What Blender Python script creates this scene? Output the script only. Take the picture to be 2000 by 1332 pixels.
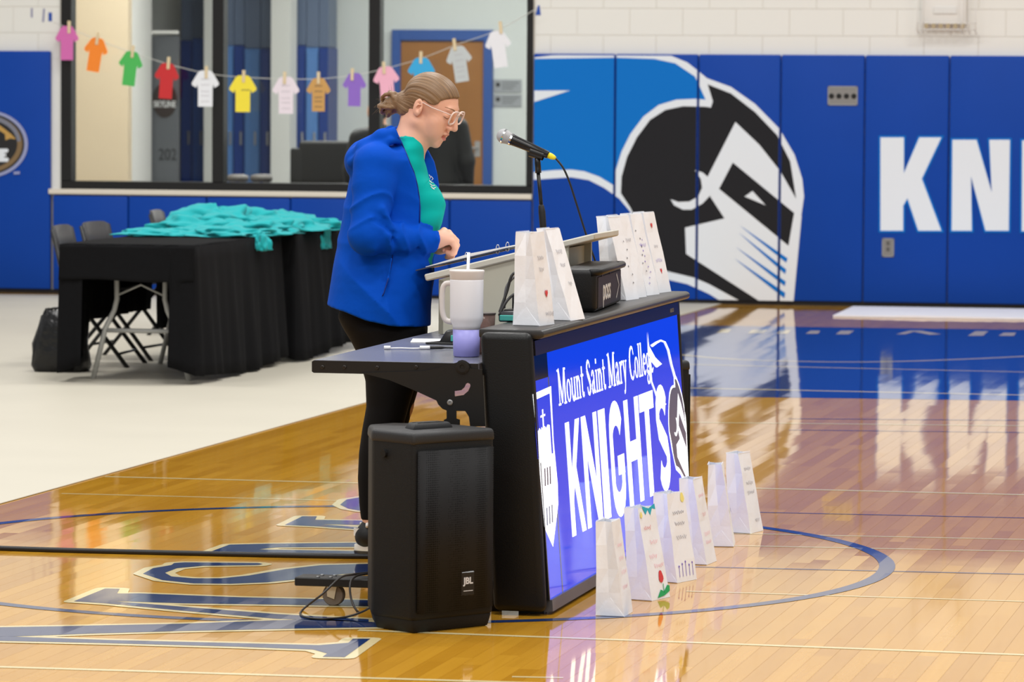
import bpy, bmesh, math, random
import numpy as np
from math import sin, cos, pi
from mathutils import Vector, Matrix
random.seed(7)
sc = bpy.context.scene
for o in list(bpy.data.objects): bpy.data.objects.remove(o)
C = sc.collection

# ---------------------------------------------------------------- camera
F, H = 8100.0, 1.585                       # focal length in pixels of the 2000 px frame, lens height
PITCH, ROLL = math.atan(490 / F), 0.0066
cd = bpy.data.cameras.new('camera'); cam = bpy.data.objects.new('camera', cd); C.objects.link(cam)
cd.sensor_width = 36.0; cd.lens = F / 2000 * 36.0; cd.clip_end = 200
cam.location = (0, 0, H)
cam.rotation_euler = (Matrix.Rotation(pi/2 - PITCH, 3, 'X') @ Matrix.Rotation(ROLL, 3, 'Z')).to_euler()
cd.dof.use_dof = True; cd.dof.focus_distance = 13.6; cd.dof.aperture_fstop = 8.0
sc.camera = cam

# ---------------------------------------------------------------- light
def srgb(r, g, b, a=1.0):
    f = lambda c: (c/255)/12.92 if c/255 <= .04045 else ((c/255+.055)/1.055)**2.4
    return (f(r), f(g), f(b), a)
w = bpy.data.worlds.new('hall_light'); sc.world = w; w.use_nodes = True
w.node_tree.nodes['Background'].inputs[0].default_value = (1.0, 0.995, 0.985, 1)
w.node_tree.nodes['Background'].inputs[1].default_value = 0.50
LAMPS = [(x, y) for y in (3.0, 10.0, 17.0, 24.0) for x in (-6.0, 0.0, 6.0)]
for x, y in LAMPS:
    ld = bpy.data.lights.new('hall_lamp', 'AREA'); ld.shape = 'RECTANGLE'; ld.size = 2.4; ld.size_y = 1.2
    ld.energy = 305; ld.color = (1.0, 0.985, 0.955)
    lo = bpy.data.objects.new('hall_lamp', ld); C.objects.link(lo); lo.location = (x, y, 9.0)
sc.view_settings.view_transform = 'Standard'; sc.view_settings.look = 'None'
sc.view_settings.gamma = 1.0; sc.view_settings.use_curve_mapping = False
sc.view_settings.exposure = -0.12

# ---------------------------------------------------------------- where the lens sees things
def ray(px, py):
    x = (px-1000)/F; y = -(py-666)/F; z = -1.0
    x, y = x*cos(ROLL)-y*sin(ROLL), x*sin(ROLL)+y*cos(ROLL)
    a = pi/2-PITCH
    return Vector((x, y*cos(a)-z*sin(a), y*sin(a)+z*cos(a)))
EYE = Vector((0, 0, H))
def onp(px, py, P, n):
    d = ray(px, py); t = (Vector(P)-EYE).dot(n)/d.dot(n); return EYE+d*t
def atz(px, py, z=0.0): return onp(px, py, (0, 0, z), Vector((0, 0, 1)))
def aty(px, py, Y): return onp(px, py, (0, Y, 0), Vector((0, 1, 0)))

# ---------------------------------------------------------------- materials
MATS = {}
def nt(m): return m.node_tree.nodes, m.node_tree.links
def mat(name, col, rough=.5, metal=0., spec=.5, var=None, bump=None, coat=0., emis=None, estr=1., trans=0., ior=1.45, alpha=1., sheen=0., sss=0.):
    """procedural principled: var=(scale, amount) mottles the colour, bump=(scale, strength, distance)"""
    if name in MATS: return MATS[name]
    m = bpy.data.materials.new(name); m.use_nodes = True; N, L = nt(m); b = N['Principled BSDF']
    c = srgb(*col) if max(col) > 1.0 or col == (0, 0, 0) else (*col, 1)
    b.inputs['Base Color'].default_value = c; b.inputs['Roughness'].default_value = rough
    b.inputs['Metallic'].default_value = metal; b.inputs['Specular IOR Level'].default_value = spec
    b.inputs['IOR'].default_value = ior; b.inputs['Coat Weight'].default_value = coat
    b.inputs['Transmission Weight'].default_value = trans; b.inputs['Alpha'].default_value = alpha
    if sheen: b.inputs['Sheen Weight'].default_value = sheen
    if sss:
        b.inputs['Subsurface Weight'].default_value = sss; b.inputs['Subsurface Radius'].default_value = (.012, .005, .003); b.inputs['Subsurface Scale'].default_value = 1.0
    if emis: b.inputs['Emission Color'].default_value = srgb(*emis); b.inputs['Emission Strength'].default_value = estr
    g = N.new('ShaderNodeTexCoord')
    if var:
        t = N.new('ShaderNodeTexNoise'); t.inputs['Scale'].default_value = var[0]; t.inputs['Detail'].default_value = 4
        L.new(g.outputs['Object'], t.inputs['Vector'])
        mx = N.new('ShaderNodeMix'); mx.data_type = 'RGBA'; L.new(t.outputs['Fac'], mx.inputs[0])
        k = var[1]
        mx.inputs[6].default_value = (*[max(0, q*(1-k)) for q in c[:3]], 1); mx.inputs[7].default_value = (*[min(1, q*(1+k)) for q in c[:3]], 1)
        L.new(mx.outputs[2], b.inputs['Base Color'])
    if bump:
        t = N.new('ShaderNodeTexNoise'); t.inputs['Scale'].default_value = bump[0]; t.inputs['Detail'].default_value = 3
        L.new(g.outputs['Object'], t.inputs['Vector'])
        bp = N.new('ShaderNodeBump'); bp.inputs['Strength'].default_value = bump[1]; bp.inputs['Distance'].default_value = bump[2]
        L.new(t.outputs['Fac'], bp.inputs['Height']); L.new(bp.outputs[0], b.inputs['Normal'])
    MATS[name] = m
    return m

# ---------------------------------------------------------------- objects
def tag(o, label=None, cat=None, group=None, kind=None):
    if label: o['label'] = label
    if cat: o['category'] = cat
    if group: o['group'] = group
    if kind: o['kind'] = kind
    return o
def thing(name, label, cat, loc=(0, 0, 0), rotz=0., group=None):
    o = bpy.data.objects.new(name, None); C.objects.link(o); o.empty_display_size = .1
    o.location = loc; o.rotation_euler = (0, 0, rotz)
    return tag(o, label, cat, group)
def link(name, me, m=None, parent=None, smooth=False):
    if m is not None: me.materials.clear(); me.materials.append(m)
    if smooth: me.polygons.foreach_set('use_smooth', [True]*len(me.polygons))
    o = bpy.data.objects.new(name, me); C.objects.link(o)
    if parent is not None: o.parent = parent
    return o
def obj(name, V, Fc, m, parent=None, smooth=False, bevel=0., seg=2, solid=0., off=-1.):
    me = bpy.data.meshes.new(name); me.from_pydata([tuple(v) for v in V], [], Fc); me.update()
    if bevel or smooth:
        bm = bmesh.new(); bm.from_mesh(me); bmesh.ops.remove_doubles(bm, verts=bm.verts, dist=1e-6)
        bmesh.ops.recalc_face_normals(bm, faces=bm.faces)
        if bevel:
            es = [e for e in bm.edges if len(e.link_faces) == 2 and e.calc_face_angle(0) > .5]
            bmesh.ops.bevel(bm, geom=es, offset=bevel, segments=seg, affect='EDGES', profile=.5, clamp_overlap=True)
        bm.to_mesh(me); bm.free()
    o = link(name, me, m, parent, smooth)
    if bevel and not smooth:
        me.polygons.foreach_set('use_smooth', [True]*len(me.polygons))
        try: me.set_sharp_from_angle(angle=.6)
        except Exception: pass
    if solid:
        md = o.modifiers.new('thickness', 'SOLIDIFY'); md.thickness = solid; md.offset = off
    return o
class MB:
    """collects shapes into one mesh"""
    def __init__(s): s.V = []; s.F = []
    def add(s, V, Fc):
        k = len(s.V); s.V += [tuple(v) for v in V]; s.F += [tuple(i+k for i in f) for f in Fc]; return s
    def box(s, x0, x1, y0, y1, z0, z1, M=None):
        V = [(x, y, z) for z in (z0, z1) for y in (y0, y1) for x in (x0, x1)]
        if M is not None: V = [M @ Vector(v) for v in V]
        return s.add(V, [(0, 2, 3, 1), (4, 5, 7, 6), (0, 1, 5, 4), (2, 6, 7, 3), (0, 4, 6, 2), (1, 3, 7, 5)])
    def tube(s, path, r, n=8, caps=True, closed=False):
        P = [Vector(p) for p in path]; k = len(P); R = r if isinstance(r, (list, tuple)) else [r]*k
        V = []; up = None
        for i, p in enumerate(P):
            t = (P[(i+1) % k if closed else min(i+1, k-1)]-P[(i-1) % k if closed else max(i-1, 0)])
            t = t.normalized() if t.length > 1e-9 else Vector((0, 0, 1))
            if up is None: up = Vector((0, 0, 1)) if abs(t.z) < .9 else Vector((1, 0, 0))
            a = (up-t*up.dot(t)); a = a.normalized() if a.length > 1e-6 else t.orthogonal().normalized(); up = a
            b = t.cross(a)
            V += [p+(a*cos(2*pi*j/n)+b*sin(2*pi*j/n))*R[i] for j in range(n)]
        Fc = [(i*n+j, i*n+(j+1) % n, ((i+1) % k)*n+(j+1) % n, ((i+1) % k)*n+j) for i in range(k if closed else k-1) for j in range(n)]
        if caps and not closed: Fc += [tuple(range(n-1, -1, -1)), tuple((k-1)*n+j for j in range(n))]
        return s.add(V, Fc)
    def lathe(s, prof, n=24, c=(0, 0, 0), M=None):
        V = []
        for r, z in prof: V += [Vector((c[0]+r*cos(2*pi*j/n), c[1]+r*sin(2*pi*j/n), c[2]+z)) for j in range(n)]
        if M is not None: V = [M @ v for v in V]
        k = len(prof)
        Fc = [(i*n+j, i*n+(j+1) % n, (i+1)*n+(j+1) % n, (i+1)*n+j) for i in range(k-1) for j in range(n)]
        Fc += [tuple(range(n-1, -1, -1)), tuple((k-1)*n+j for j in range(n))]
        return s.add(V, Fc)
    def prism(s, bottom, top):
        n = len(bottom); return s.add(list(bottom)+list(top), [tuple(range(n-1, -1, -1)), tuple(range(n, 2*n))]+[(i, (i+1) % n, n+(i+1) % n, n+i) for i in range(n)])
    def poly(s, P): return s.add(P, [tuple(range(len(P)))])
    def ribbon(s, P, wd, f):
        """flat stroke of width wd along 2-D points P, placed by f(x, y)"""
        n = len(P); W = wd if isinstance(wd, (list, tuple)) else [wd]*n; A = []; B = []
        for i in range(n):
            a = P[max(i-1, 0)]; b = P[min(i+1, n-1)]; dx, dy = b[0]-a[0], b[1]-a[1]; l = math.hypot(dx, dy) or 1
            nx, ny = -dy/l*W[i]/2, dx/l*W[i]/2
            A.append(f(P[i][0]+nx, P[i][1]+ny)); B.append(f(P[i][0]-nx, P[i][1]-ny))
        return s.add(A+B, [(n+i, n+i+1, i+1, i) for i in range(n-1)])
    def obj(s, name, m, parent=None, **k): return obj(name, s.V, s.F, m, parent, **k)
def spline(P, n=6, closed=False):
    """Catmull-Rom through the points"""
    P = [Vector(p) for p in P]; k = len(P); out = []
    for i in range(k if closed else k-1):
        g = (lambda j: P[j % k]) if closed else (lambda j: P[max(0, min(k-1, j))])
        a, b, c, d = g(i-1), g(i), g(i+1), g(i+2)
        for j in range(n):
            t = j/n; out.append(.5*((2*b)+(c-a)*t+(2*a-5*b+4*c-d)*t*t+(3*b-a-3*c+d)*t**3))
    if not closed: out.append(P[-1])
    return out
def text(name, s, m, parent, M, size=1., ext=.0005, bold=0., sx=1.):
    cu = bpy.data.curves.new(name, 'FONT'); cu.body = s; cu.size = size; cu.extrude = ext; cu.offset = bold; cu.align_x = 'CENTER'; cu.align_y = 'CENTER'
    t = bpy.data.objects.new(name, cu); C.objects.link(t); dg = bpy.context.evaluated_depsgraph_get()
    me = bpy.data.meshes.new_from_object(t.evaluated_get(dg)); bpy.data.objects.remove(t); bpy.data.curves.remove(cu)
    me.transform(M @ Matrix.Diagonal((sx, 1, 1, 1)))
    return link(name, me, m, parent)
def copy_tree(o, parent=None):
    c = o.copy(); C.objects.link(c)
    if parent is not None: c.parent = parent
    for ch in list(o.children): copy_tree(ch, c)
    return c

PHI = math.radians(12.4)                   # the court and the scorer's table run this way into the hall
EW = Vector((cos(PHI), -sin(PHI), 0)); EL = Vector((sin(PHI), cos(PHI), 0))
# ================================================================ FLOOR
def plank_normal(m, amt=.0017):
    """every strip board lies at a hair's breadth of its own tilt: breaks up the reflections"""
    N, L = nt(m); b = N['Principled BSDF']
    ge = N.new('ShaderNodeNewGeometry'); mp = N.new('ShaderNodeMapping'); mp.inputs['Rotation'].default_value = (0, 0, PHI)
    L.new(ge.outputs['Position'], mp.inputs['Vector'])
    sx = N.new('ShaderNodeSeparateXYZ'); L.new(mp.outputs[0], sx.inputs[0])
    def ma(op, a, b_=None):
        q = N.new('ShaderNodeMath'); q.operation = op
        for i, v in enumerate((a, b_)):
            if v is None: continue
            if isinstance(v, (int, float)): q.inputs[i].default_value = v
            else: L.new(v, q.inputs[i])
        return q.outputs[0]
    row = ma('FLOOR', ma('DIVIDE', sx.outputs[0], .0572))
    wn = N.new('ShaderNodeTexWhiteNoise'); wn.noise_dimensions = '1D'; L.new(row, wn.inputs['W'])
    seg = ma('FLOOR', ma('ADD', ma('DIVIDE', sx.outputs[1], .9), wn.outputs['Value']))
    cb = N.new('ShaderNodeCombineXYZ'); L.new(row, cb.inputs[0]); L.new(seg, cb.inputs[1])
    w2 = N.new('ShaderNodeTexWhiteNoise'); w2.noise_dimensions = '3D'; L.new(cb.outputs[0], w2.inputs['Vector'])
    v = N.new('ShaderNodeVectorMath'); v.operation = 'SUBTRACT'; L.new(w2.outputs['Color'], v.inputs[0]); v.inputs[1].default_value = (.5, .5, .5)
    v2 = N.new('ShaderNodeVectorMath'); v2.operation = 'MULTIPLY'; L.new(v.outputs[0], v2.inputs[0]); v2.inputs[1].default_value = (amt*3, amt*3, 0)
    no = N.new('ShaderNodeTexNoise'); no.inputs['Scale'].default_value = 3.0; no.inputs['Detail'].default_value = 2; L.new(ge.outputs['Position'], no.inputs['Vector'])
    v3 = N.new('ShaderNodeVectorMath'); v3.operation = 'SUBTRACT'; L.new(no.outputs['Color'], v3.inputs[0]); v3.inputs[1].default_value = (.5, .5, .5)
    v4 = N.new('ShaderNodeVectorMath'); v4.operation = 'MULTIPLY'; L.new(v3.outputs[0], v4.inputs[0]); v4.inputs[1].default_value = (amt*2.4, amt*2.4, 0)
    v5 = N.new('ShaderNodeVectorMath'); v5.operation = 'ADD'; L.new(v2.outputs[0], v5.inputs[0]); L.new(v4.outputs[0], v5.inputs[1])
    v6 = N.new('ShaderNodeVectorMath'); v6.operation = 'ADD'; L.new(v5.outputs[0], v6.inputs[0]); L.new(ge.outputs['Normal'], v6.inputs[1])
    v7 = N.new('ShaderNodeVectorMath'); v7.operation = 'NORMALIZE'; L.new(v6.outputs[0], v7.inputs[0]); L.new(v7.outputs[0], b.inputs['Normal'])
    return w2.outputs['Value'], mp.outputs[0]
def court_paint(name, col, rough=.05):
    m = mat(name, col, rough=rough, spec=.5, ior=1.53); plank_normal(m); return m
wood = mat('varnished maple', (190, 124, 44), rough=.05, ior=1.53)
rnd, pos = plank_normal(wood)
N, L = nt(wood); bs = N['Principled BSDF']
gm = N.new('ShaderNodeMapping'); gm.inputs['Scale'].default_value = (60, 2.2, 1); L.new(pos, gm.inputs['Vector'])
gn = N.new('ShaderNodeTexNoise'); gn.inputs['Scale'].default_value = 1; gn.inputs['Detail'].default_value = 5; L.new(gm.outputs[0], gn.inputs['Vector'])
ad = N.new('ShaderNodeMath'); ad.operation = 'MULTIPLY_ADD'; L.new(rnd, ad.inputs[0]); ad.inputs[1].default_value = .55; 
mu = N.new('ShaderNodeMath'); mu.operation = 'MULTIPLY'; L.new(gn.outputs['Fac'], mu.inputs[0]); mu.inputs[1].default_value = .5; L.new(mu.outputs[0], ad.inputs[2])
cr = N.new('ShaderNodeValToRGB'); cr.color_ramp.elements[0].color = srgb(180, 124, 30); cr.color_ramp.elements[1].color = srgb(213, 158, 50)
L.new(ad.outputs[0], cr.inputs[0]); L.new(cr.outputs[0], bs.inputs['Base Color'])

fl = MB().box(-30, 30, -6, 44, -.06, -.012)
floor = fl.obj('floor', mat('dark subfloor seam', (96, 58, 22), rough=.6)); tag(floor, kind='structure')
# strip boards: 57 mm wide, laid along EL, ends staggered
def on_screen(P):
    if P.y < 10.6: return False
    return abs(P.x) < P.y*.1245+.15
cov = [atz(-150, 1026), atz(0, 985), atz(710, 790), atz(1375, 604), atz(1300, 586), atz(-250, 573)]   # outline of the beige floor cover
c0, c1 = cov[1], cov[3]; cn = Vector((-(c1-c0).y, (c1-c0).x, 0)).normalized()
boards = []; PW = .0572
for i in range(-110, 150):
    off = random.random()*.9; rj = random.Random(i)
    v = 9.6+rj.random()*.9
    while v < 32.2:
        ln = rj.choice((.6, .9, .9, 1.2)); cen = EW*((i+.5)*PW)+EL*(v+ln/2)
        inside = any(on_screen(EW*((i+.5)*PW)+EL*q) for q in (v, v+ln/2, v+ln))
        if (cen-c0).dot(cn) < .9: boards.append((0 if inside else 1, cen.y, i, v, ln))
        v += ln
boards.sort()
pm = {}
for ln in (.6, .9, 1.2):
    b_ = MB().box(-PW/2+.0003, PW/2-.0003, .0004, ln-.0004, -.012, 0); me = bpy.data.meshes.new('plank'); me.from_pydata(b_.V, [], b_.F); me.materials.append(wood); pm[ln] = me
for k, (_, d, i, v, ln) in enumerate(boards[:300]):
    o = link('plank', pm[ln], None, floor); P = EW*((i+.5)*PW)+EL*v; o.location = (P.x, P.y, 0); o.rotation_euler = (0, 0, -PHI)
rest = MB(); RM = Matrix.Rotation(-PHI, 4, 'Z')
for _, d, i, v, ln in boards[300:]: rest.box((i+.5)*PW-PW/2+.0003, (i+.5)*PW+PW/2-.0003, v+.0004, v+ln-.0004, -.012, 0, RM)
tag(rest.obj('plank_field', wood, floor), kind='stuff')
far_ = MB(); g = [EW*-30+EL*-4, EW*30+EL*-4, EW*30+EL*9.6, EW*-30+EL*9.6]
far_.poly([(p.x, p.y, -.001) for p in g])
for a, b_ in ((-30, -6.35), (8.6, 30)):
    far_.poly([((EW*u+EL*v).x, (EW*u+EL*v).y, -.001) for u, v in ((a, 9.6), (b_, 9.6), (b_, 34), (a, 34))])
far_.obj('outer_boards', wood, floor)

# painted markings, one level a hair above another
cream = court_paint('cream court paint', (228, 210, 160)); navy = court_paint('navy court paint', (26, 54, 106)); royal = court_paint('blue court paint', (28, 62, 132))
def paint(name, polys, m, z):
    b_ = MB()
    for P in polys: b_.poly([(p[0], p[1], z) for p in P])
    o = b_.obj(name, m, floor); return o
def gp(L_): return [atz(*p) for p in L_]
def line(a, b_, wd=.04):
    A, B = atz(*a), atz(*b_); d = (B-A).normalized(); n = Vector((-d.y, d.x, 0))*wd/2
    return [A-n, B-n, B+n, A+n]
paint('painted_area', [gp([(1240, 634), (2150, 646), (2250, 786), (1180, 772)])], royal, .0004)
paint('court_line', [line((-60, 1301), (1100, 1336), .03), line((205, 931), (1100, 954), .03), line((120, 964), (900, 984), .02), line((700, 1231), (2100, 1283), .03),
      line((1300, 757), (2100, 774), .05), line((1300, 711), (2100, 729), .04), line((1340, 825), (2100, 833), .04), line((1400, 952), (2100, 969), .035),
      line((1380, 1041), (2100, 1056), .022), line((1380, 1065), (2100, 1079), .022), line((1340, 1155), (2100, 1178), .02), line((1000, 1322), (1100, 1324), .02)], cream, .0008)
lc = [atz(1300, 690), atz(1420, 701), atz(1560, 706), atz(1700, 707), atz(1850, 703), atz(2020, 695), atz(2150, 686)]
b_ = MB(); b_.ribbon([(p.x, p.y) for p in spline(lc, 5)], .05, lambda x, y: (x, y, .0008)); b_.obj('arc_line', cream, floor)
paint('navy_line', [line((1300, 1106), (2100, 1124), .02), line((1540, 818), (2100, 822), .03), line((1540, 840), (2100, 846), .025), line((1300, 997), (2100, 1014), .02)], navy, .0007)
# letters on the far painted area: only their cream feet show
paint('floor_lettering', [gp(q) for q in ([(1400, 650), (1410, 643), (1429, 643), (1422, 650)], [(1460, 651), (1470, 644), (1500, 644), (1490, 651)], [(1515, 652), (1525, 645), (1545, 645), (1538, 652)],
      [(1573, 652), (1583, 646), (1602, 646), (1598, 652)], [(1632, 653), (1642, 646), (1668, 646), (1658, 653)], [(1750, 653), (1775, 646), (1800, 646), (1838, 653), (1815, 654), (1785, 648), (1768, 653)], [(1890, 656), (1905, 647), (1930, 647), (1920, 656)], [(1950, 656), (1960, 650), (1985, 650), (1980, 656)])], cream, .0009)
# centre circle
ccx, ccy, ccr = -.3118, 13.754*1.0, 1.60
P0 = [atz(*p) for p in ((1477, 1030), (1613, 1050.5), (1706.7, 1075.7), (1748, 1101), (1746, 1115), (1692, 1139.6), (1584, 1163), (1440, 1182.3), (1233, 1197.3), (0, 1020.5), (144, 1010), (360, 1000), (115, 1198), (0, 1188))]
P0 = P0[:9]*3+P0[9:]
A_ = np.array([[2*p.x, 2*p.y, 1] for p in P0]); s_ = np.linalg.lstsq(A_, np.array([p.x**2+p.y**2 for p in P0]), rcond=None)[0]
ccx, ccy = s_[0], s_[1]; ccr = math.sqrt(s_[2]+ccx**2+ccy**2)
ring = MB(); n_ = 160
ring.add([(ccx+r*cos(2*pi*k/n_), ccy+r*sin(2*pi*k/n_), .0010) for r in (ccr-.027, ccr+.027) for k in range(n_)], [(k, (k+1) % n_, n_+(k+1) % n_, n_+k) for k in range(n_)])
ring.obj('centre_circle', navy, floor)
# big floor letters running away beside the table
def lp(q): return [atz(x/2.7778, 900+y/2.7778) for x, y in q]
LET = [[(-250, 910), (340, 900), (1000, 886), (1500, 868), (1750, 860), (2060, 880), (2060, 905), (1650, 912), (1000, 926), (500, 940), (80, 956), (-250, 962)],
       [(-250, 956), (80, 957), (600, 975), (1300, 992), (1730, 1003), (1890, 990), (1915, 968), (2010, 968), (1870, 1068), (1750, 1066), (1775, 1048), (1700, 1027), (1300, 1012), (600, 993), (-250, 974)],
       [(400, 765), (570, 695), (650, 697), (635, 722), (760, 722), (1300, 743), (2060, 760), (2060, 792), (1500, 783), (1000, 776), (600, 763), (1000, 795), (1500, 834), (2000, 862), (2000, 878), (1500, 860), (1000, 817), (580, 777)],
       [(945, 557), (1000, 553), (1400, 557), (1425, 562), (1400, 568), (1100, 572), (960, 585), (895, 610), (930, 630), (1050, 640), (1200, 640), (1350, 625), (1550, 590), (1750, 568), (2060, 560), (2060, 600), (1850, 618), (1650, 642), (1450, 662), (1250, 670), (1050, 668), (880, 650), (775, 615), (830, 585), (930, 568)],
       [(1130, 500), (1245, 457), (1450, 452), (2060, 445), (2060, 468), (1500, 472), (1400, 483), (2060, 494), (2060, 508), (1300, 497)],
       [(1545, 350), (1640, 303), (1720, 303), (1710, 322), (2060, 328), (2060, 352), (1740, 346), (2060, 372), (2060, 382), (1700, 357)],
       [(1845, 240), (1880, 212), (1965, 198), (2100, 196), (2100, 216), (1985, 220), (1945, 236), (1985, 254), (2100, 258), (2100, 278), (1965, 275), (1890, 262)]]
for q in LET:
    P = lp(q); ol = MB(); n_ = len(P)
    for k in range(n_):
        a, b2 = P[k], P[(k+1) % n_]; d = (b2-a); 
        if d.length < 1e-5: continue
        d.normalize(); nn = Vector((-d.y, d.x, 0))*.032
        ol.poly([(p.x, p.y, .0011+.00002*k) for p in (a-nn, b2-nn, b2+nn, a+nn)])
        ol.poly([(a.x+.032*cos(t*pi/5), a.y+.032*sin(t*pi/5), .00111+.00002*k) for t in range(10)])
    ol.obj('letter_outline', cream, floor)
    paint('floor_letter', [P], navy, .0018)
# beige floor cover
cvm = mat('beige vinyl floor cover', (195, 189, 174), rough=.45, var=(1.5, .05), bump=(2.0, .15, .01), spec=.3)
e_ = [atz(x, 985-(985-790)/710*x*1.0) for x in (0,)]
edge = [cov[0], cov[1]]+[c0+(c1-c0)*t for t in (.25, .5, .75)]+[c1]
cv = edge+[c1+EL*1.2, cov[5]+EL*-.05, Vector((-9, cov[5].y, 0)), Vector((-9, cov[0].y, 0))]
cv = MB().prism([(p.x, p.y, .0015) for p in cv], [(p.x, p.y, .0040) for p in cv]).obj('floor_cover', cvm)
tag(cv, 'smooth beige vinyl cover laid over the court under the black tables', 'floor cover')

# ================================================================ BACK WALL (local: s along, t into the wall, z up)
WA, WB = atz(95, 573), atz(1900, 602); ex = (WB-WA).normalized(); WN = Vector((ex.y, -ex.x, 0)); WROT = math.atan2(ex.y, ex.x)
def wl(px, py, t=0.):
    P = onp(px, py, WA-WN*t, WN); d = P-WA; return d.dot(ex), P.z
def ws(px, t=0., py=350): return wl(px, py, t)[0]
paintw = mat('cream painted block', (231, 230, 225), rough=.55, var=(1.2, .03), bump=(55, .12, .004))
joint = mat('painted mortar joint', (214, 208, 196), rough=.7)
T0 = .055                                   # wall face behind the pads
wx0, wx1 = ws(120, T0), ws(1040, T0); wz0 = wl(600, 375, T0)[1]; wz1 = 2.47
wb = MB(); s0, s1 = -7.5, 26.0
for a, b_, c_, d_ in ((s0, wx0, 0, 6.0), (wx1, s1, 0, 6.0), (wx0, wx1, 0, wz0), (wx0, wx1, wz1, 6.0)): wb.box(a, b_, T0+.004, T0+.2, c_, d_)
wall = wb.obj('wall_back', joint); wall.location = WA; wall.rotation_euler = (0, 0, WROT); tag(wall, kind='structure')
# outer wall faces beyond the frame
of = MB()
for a, b_, c_, d_ in ((s0, -.9, 1.8, 6), (7.9, s1, 1.8, 6), (-.9, 7.9, 3.6, 6)): of.box(a, b_, T0, T0+.01, c_, d_)
of.obj('upper_facing', paintw, wall)
blk = {}
def block(a, b_, c_, d_):
    w_, h_ = round(b_-a, 3), round(d_-c_, 3)
    if (w_, h_) not in blk:
        q = MB().box(0, w_, 0, .02, 0, h_); me = bpy.data.meshes.new('block'); me.from_pydata(q.V, [], q.F)
        bm = bmesh.new(); bm.from_mesh(me); bmesh.ops.bevel(bm, geom=[e for e in bm.edges if all(v.co.y < .001 for v in e.verts)], offset=.002, segments=1, affect='EDGES'); bm.to_mesh(me); bm.free()
        me.materials.append(paintw); blk[(w_, h_)] = me
    o = link('block', blk[(w_, h_)], None, wall); o.location = (a, T0, c_)
for r in range(9):
    z0 = 1.80+r*.2; x = -.9-(r % 2)*.2
    while x < 7.9:
        a, b_ = max(x, -.9), min(x+.4, 7.9)
        segs = [(a, b_)]
        if z0 < wz1-.02:
            segs = [(max(a, p), min(b_, q)) for p, q in ((-.9, wx0-.01), (wx1+.01, 7.9))]
        for p, q in segs:
            if q-p > .03: block(p+.0015, q-.0015, z0+.0015, z0+.1985)
        x += .4
# strip of wall beside the left jamb, down to the low pads
MB().box(ws(99, T0), wx0, T0, T0+.02, wl(100, 386, T0)[1], 1.8).obj('jamb_facing', paintw, wall)

# ---- wall pads with the printed mural
padm = mat('royal blue vinyl pad', (6, 64, 160), rough=.45, var=(3, .06), bump=(420, .10, .002), spec=.22)
print_white = mat('white mural print', (226, 232, 240), rough=.5, spec=.2); print_black = mat('charcoal mural print', (32, 32, 36), rough=.5, spec=.2)
print_blue = mat('sky blue mural print', (0, 112, 200), rough=.45, spec=.2, bump=(420, .10, .002)); 
def c4(L_): return [(1000+x/2.337, 50+y/2.337) for x, y in L_]
def c5(L_): return [(1550+x/2.149, y/2.149) for x, y in L_]
white_all = [(60, 150), (180, 136), (640, 128), (720, 135), (800, 168), (860, 215), (890, 240), (1000, 280), (1110, 358), (1220, 470), (1290, 590), (1325, 700), (1333, 780), (1320, 870), (1292, 1080), (1282, 1282), (1000, 1282), (960, 1262), (900, 1225), (800, 1180), (705, 1158), (640, 1090), (590, 1010), (540, 850), (490, 790), (420, 740), (350, 705), (270, 692), (180, 698), (60, 706)]
plume = [(60, 152), (470, 146), (650, 152), (745, 172), (835, 232), (860, 285), (884, 338), (840, 334), (750, 338), (670, 362), (600, 415), (540, 495), (500, 575), (475, 655), (462, 728), (400, 690), (330, 665), (270, 657), (190, 660), (60, 672)]
helmet = [(497, 765), (500, 690), (525, 600), (570, 510), (630, 430), (700, 385), (780, 368), (880, 370), (908, 374), (917, 345), (893, 268), (1000, 310), (1110, 395), (1210, 500), (1270, 620), (1297, 790), (1300, 1000), (1165, 1282), (1090, 1282), (1010, 1240), (900, 1180), (830, 1150), (705, 1120), (640, 1050), (600, 980), (570, 890), (540, 830)]
face = [(1020, 440), (1130, 545), (1225, 665), (1297, 790), (1322, 870), (1283, 1282), (1168, 1282), (795, 1042), (790, 922), (970, 880), (905, 780), (893, 690)]
visor = [(1008, 625), (1288, 855), (1262, 1005), (945, 745)]
eye = [(1098, 755), (1062, 780), (1158, 820)]
crescent = [(835, 660), (870, 670), (893, 690), (910, 720), (905, 775), (870, 812), (820, 840), (780, 840), (740, 820), (724, 793), (760, 805), (810, 803), (850, 780), (868, 740), (862, 700)]
slashes = [[(1040, 912), (1258, 1062), (1252, 1082)], [(1035, 945), (1252, 1113), (1247, 1134)], [(1022, 1010), (1250, 1168), (1245, 1189)], [(1015, 1062), (1248, 1220), (1243, 1244)]]
spike = [(60, 297), (265, 296), (60, 362)]
Kp = [(365, 577), (463, 577), (463, 727), (528, 577), (620, 577), (538, 750), (620, 968), (524, 968), (478, 832), (460, 863), (460, 968), (365, 968)]
Np = [(667, 587), (768, 587), (832, 808), (822, 587), (908, 587), (903, 968), (806, 968), (745, 740), (748, 968), (664, 968)]
Ip = [(960, 590), (1048, 590), (1046, 970), (958, 970)]
LAYERS = [('mural_outline', c4(white_all), print_white), ('mural_plume', c4(plume), print_blue), ('mural_helmet', c4(helmet), print_black), ('mural_face', c4(face), print_white),
          ('mural_visor', c4(visor), print_black), ('mural_eye', c4(eye), print_white), ('mural_crescent', c4(crescent), print_white), ('mural_spike', c4(spike), print_white)]
LAYERS += [('mural_slash', c4(q), print_blue) for q in slashes]
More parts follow.
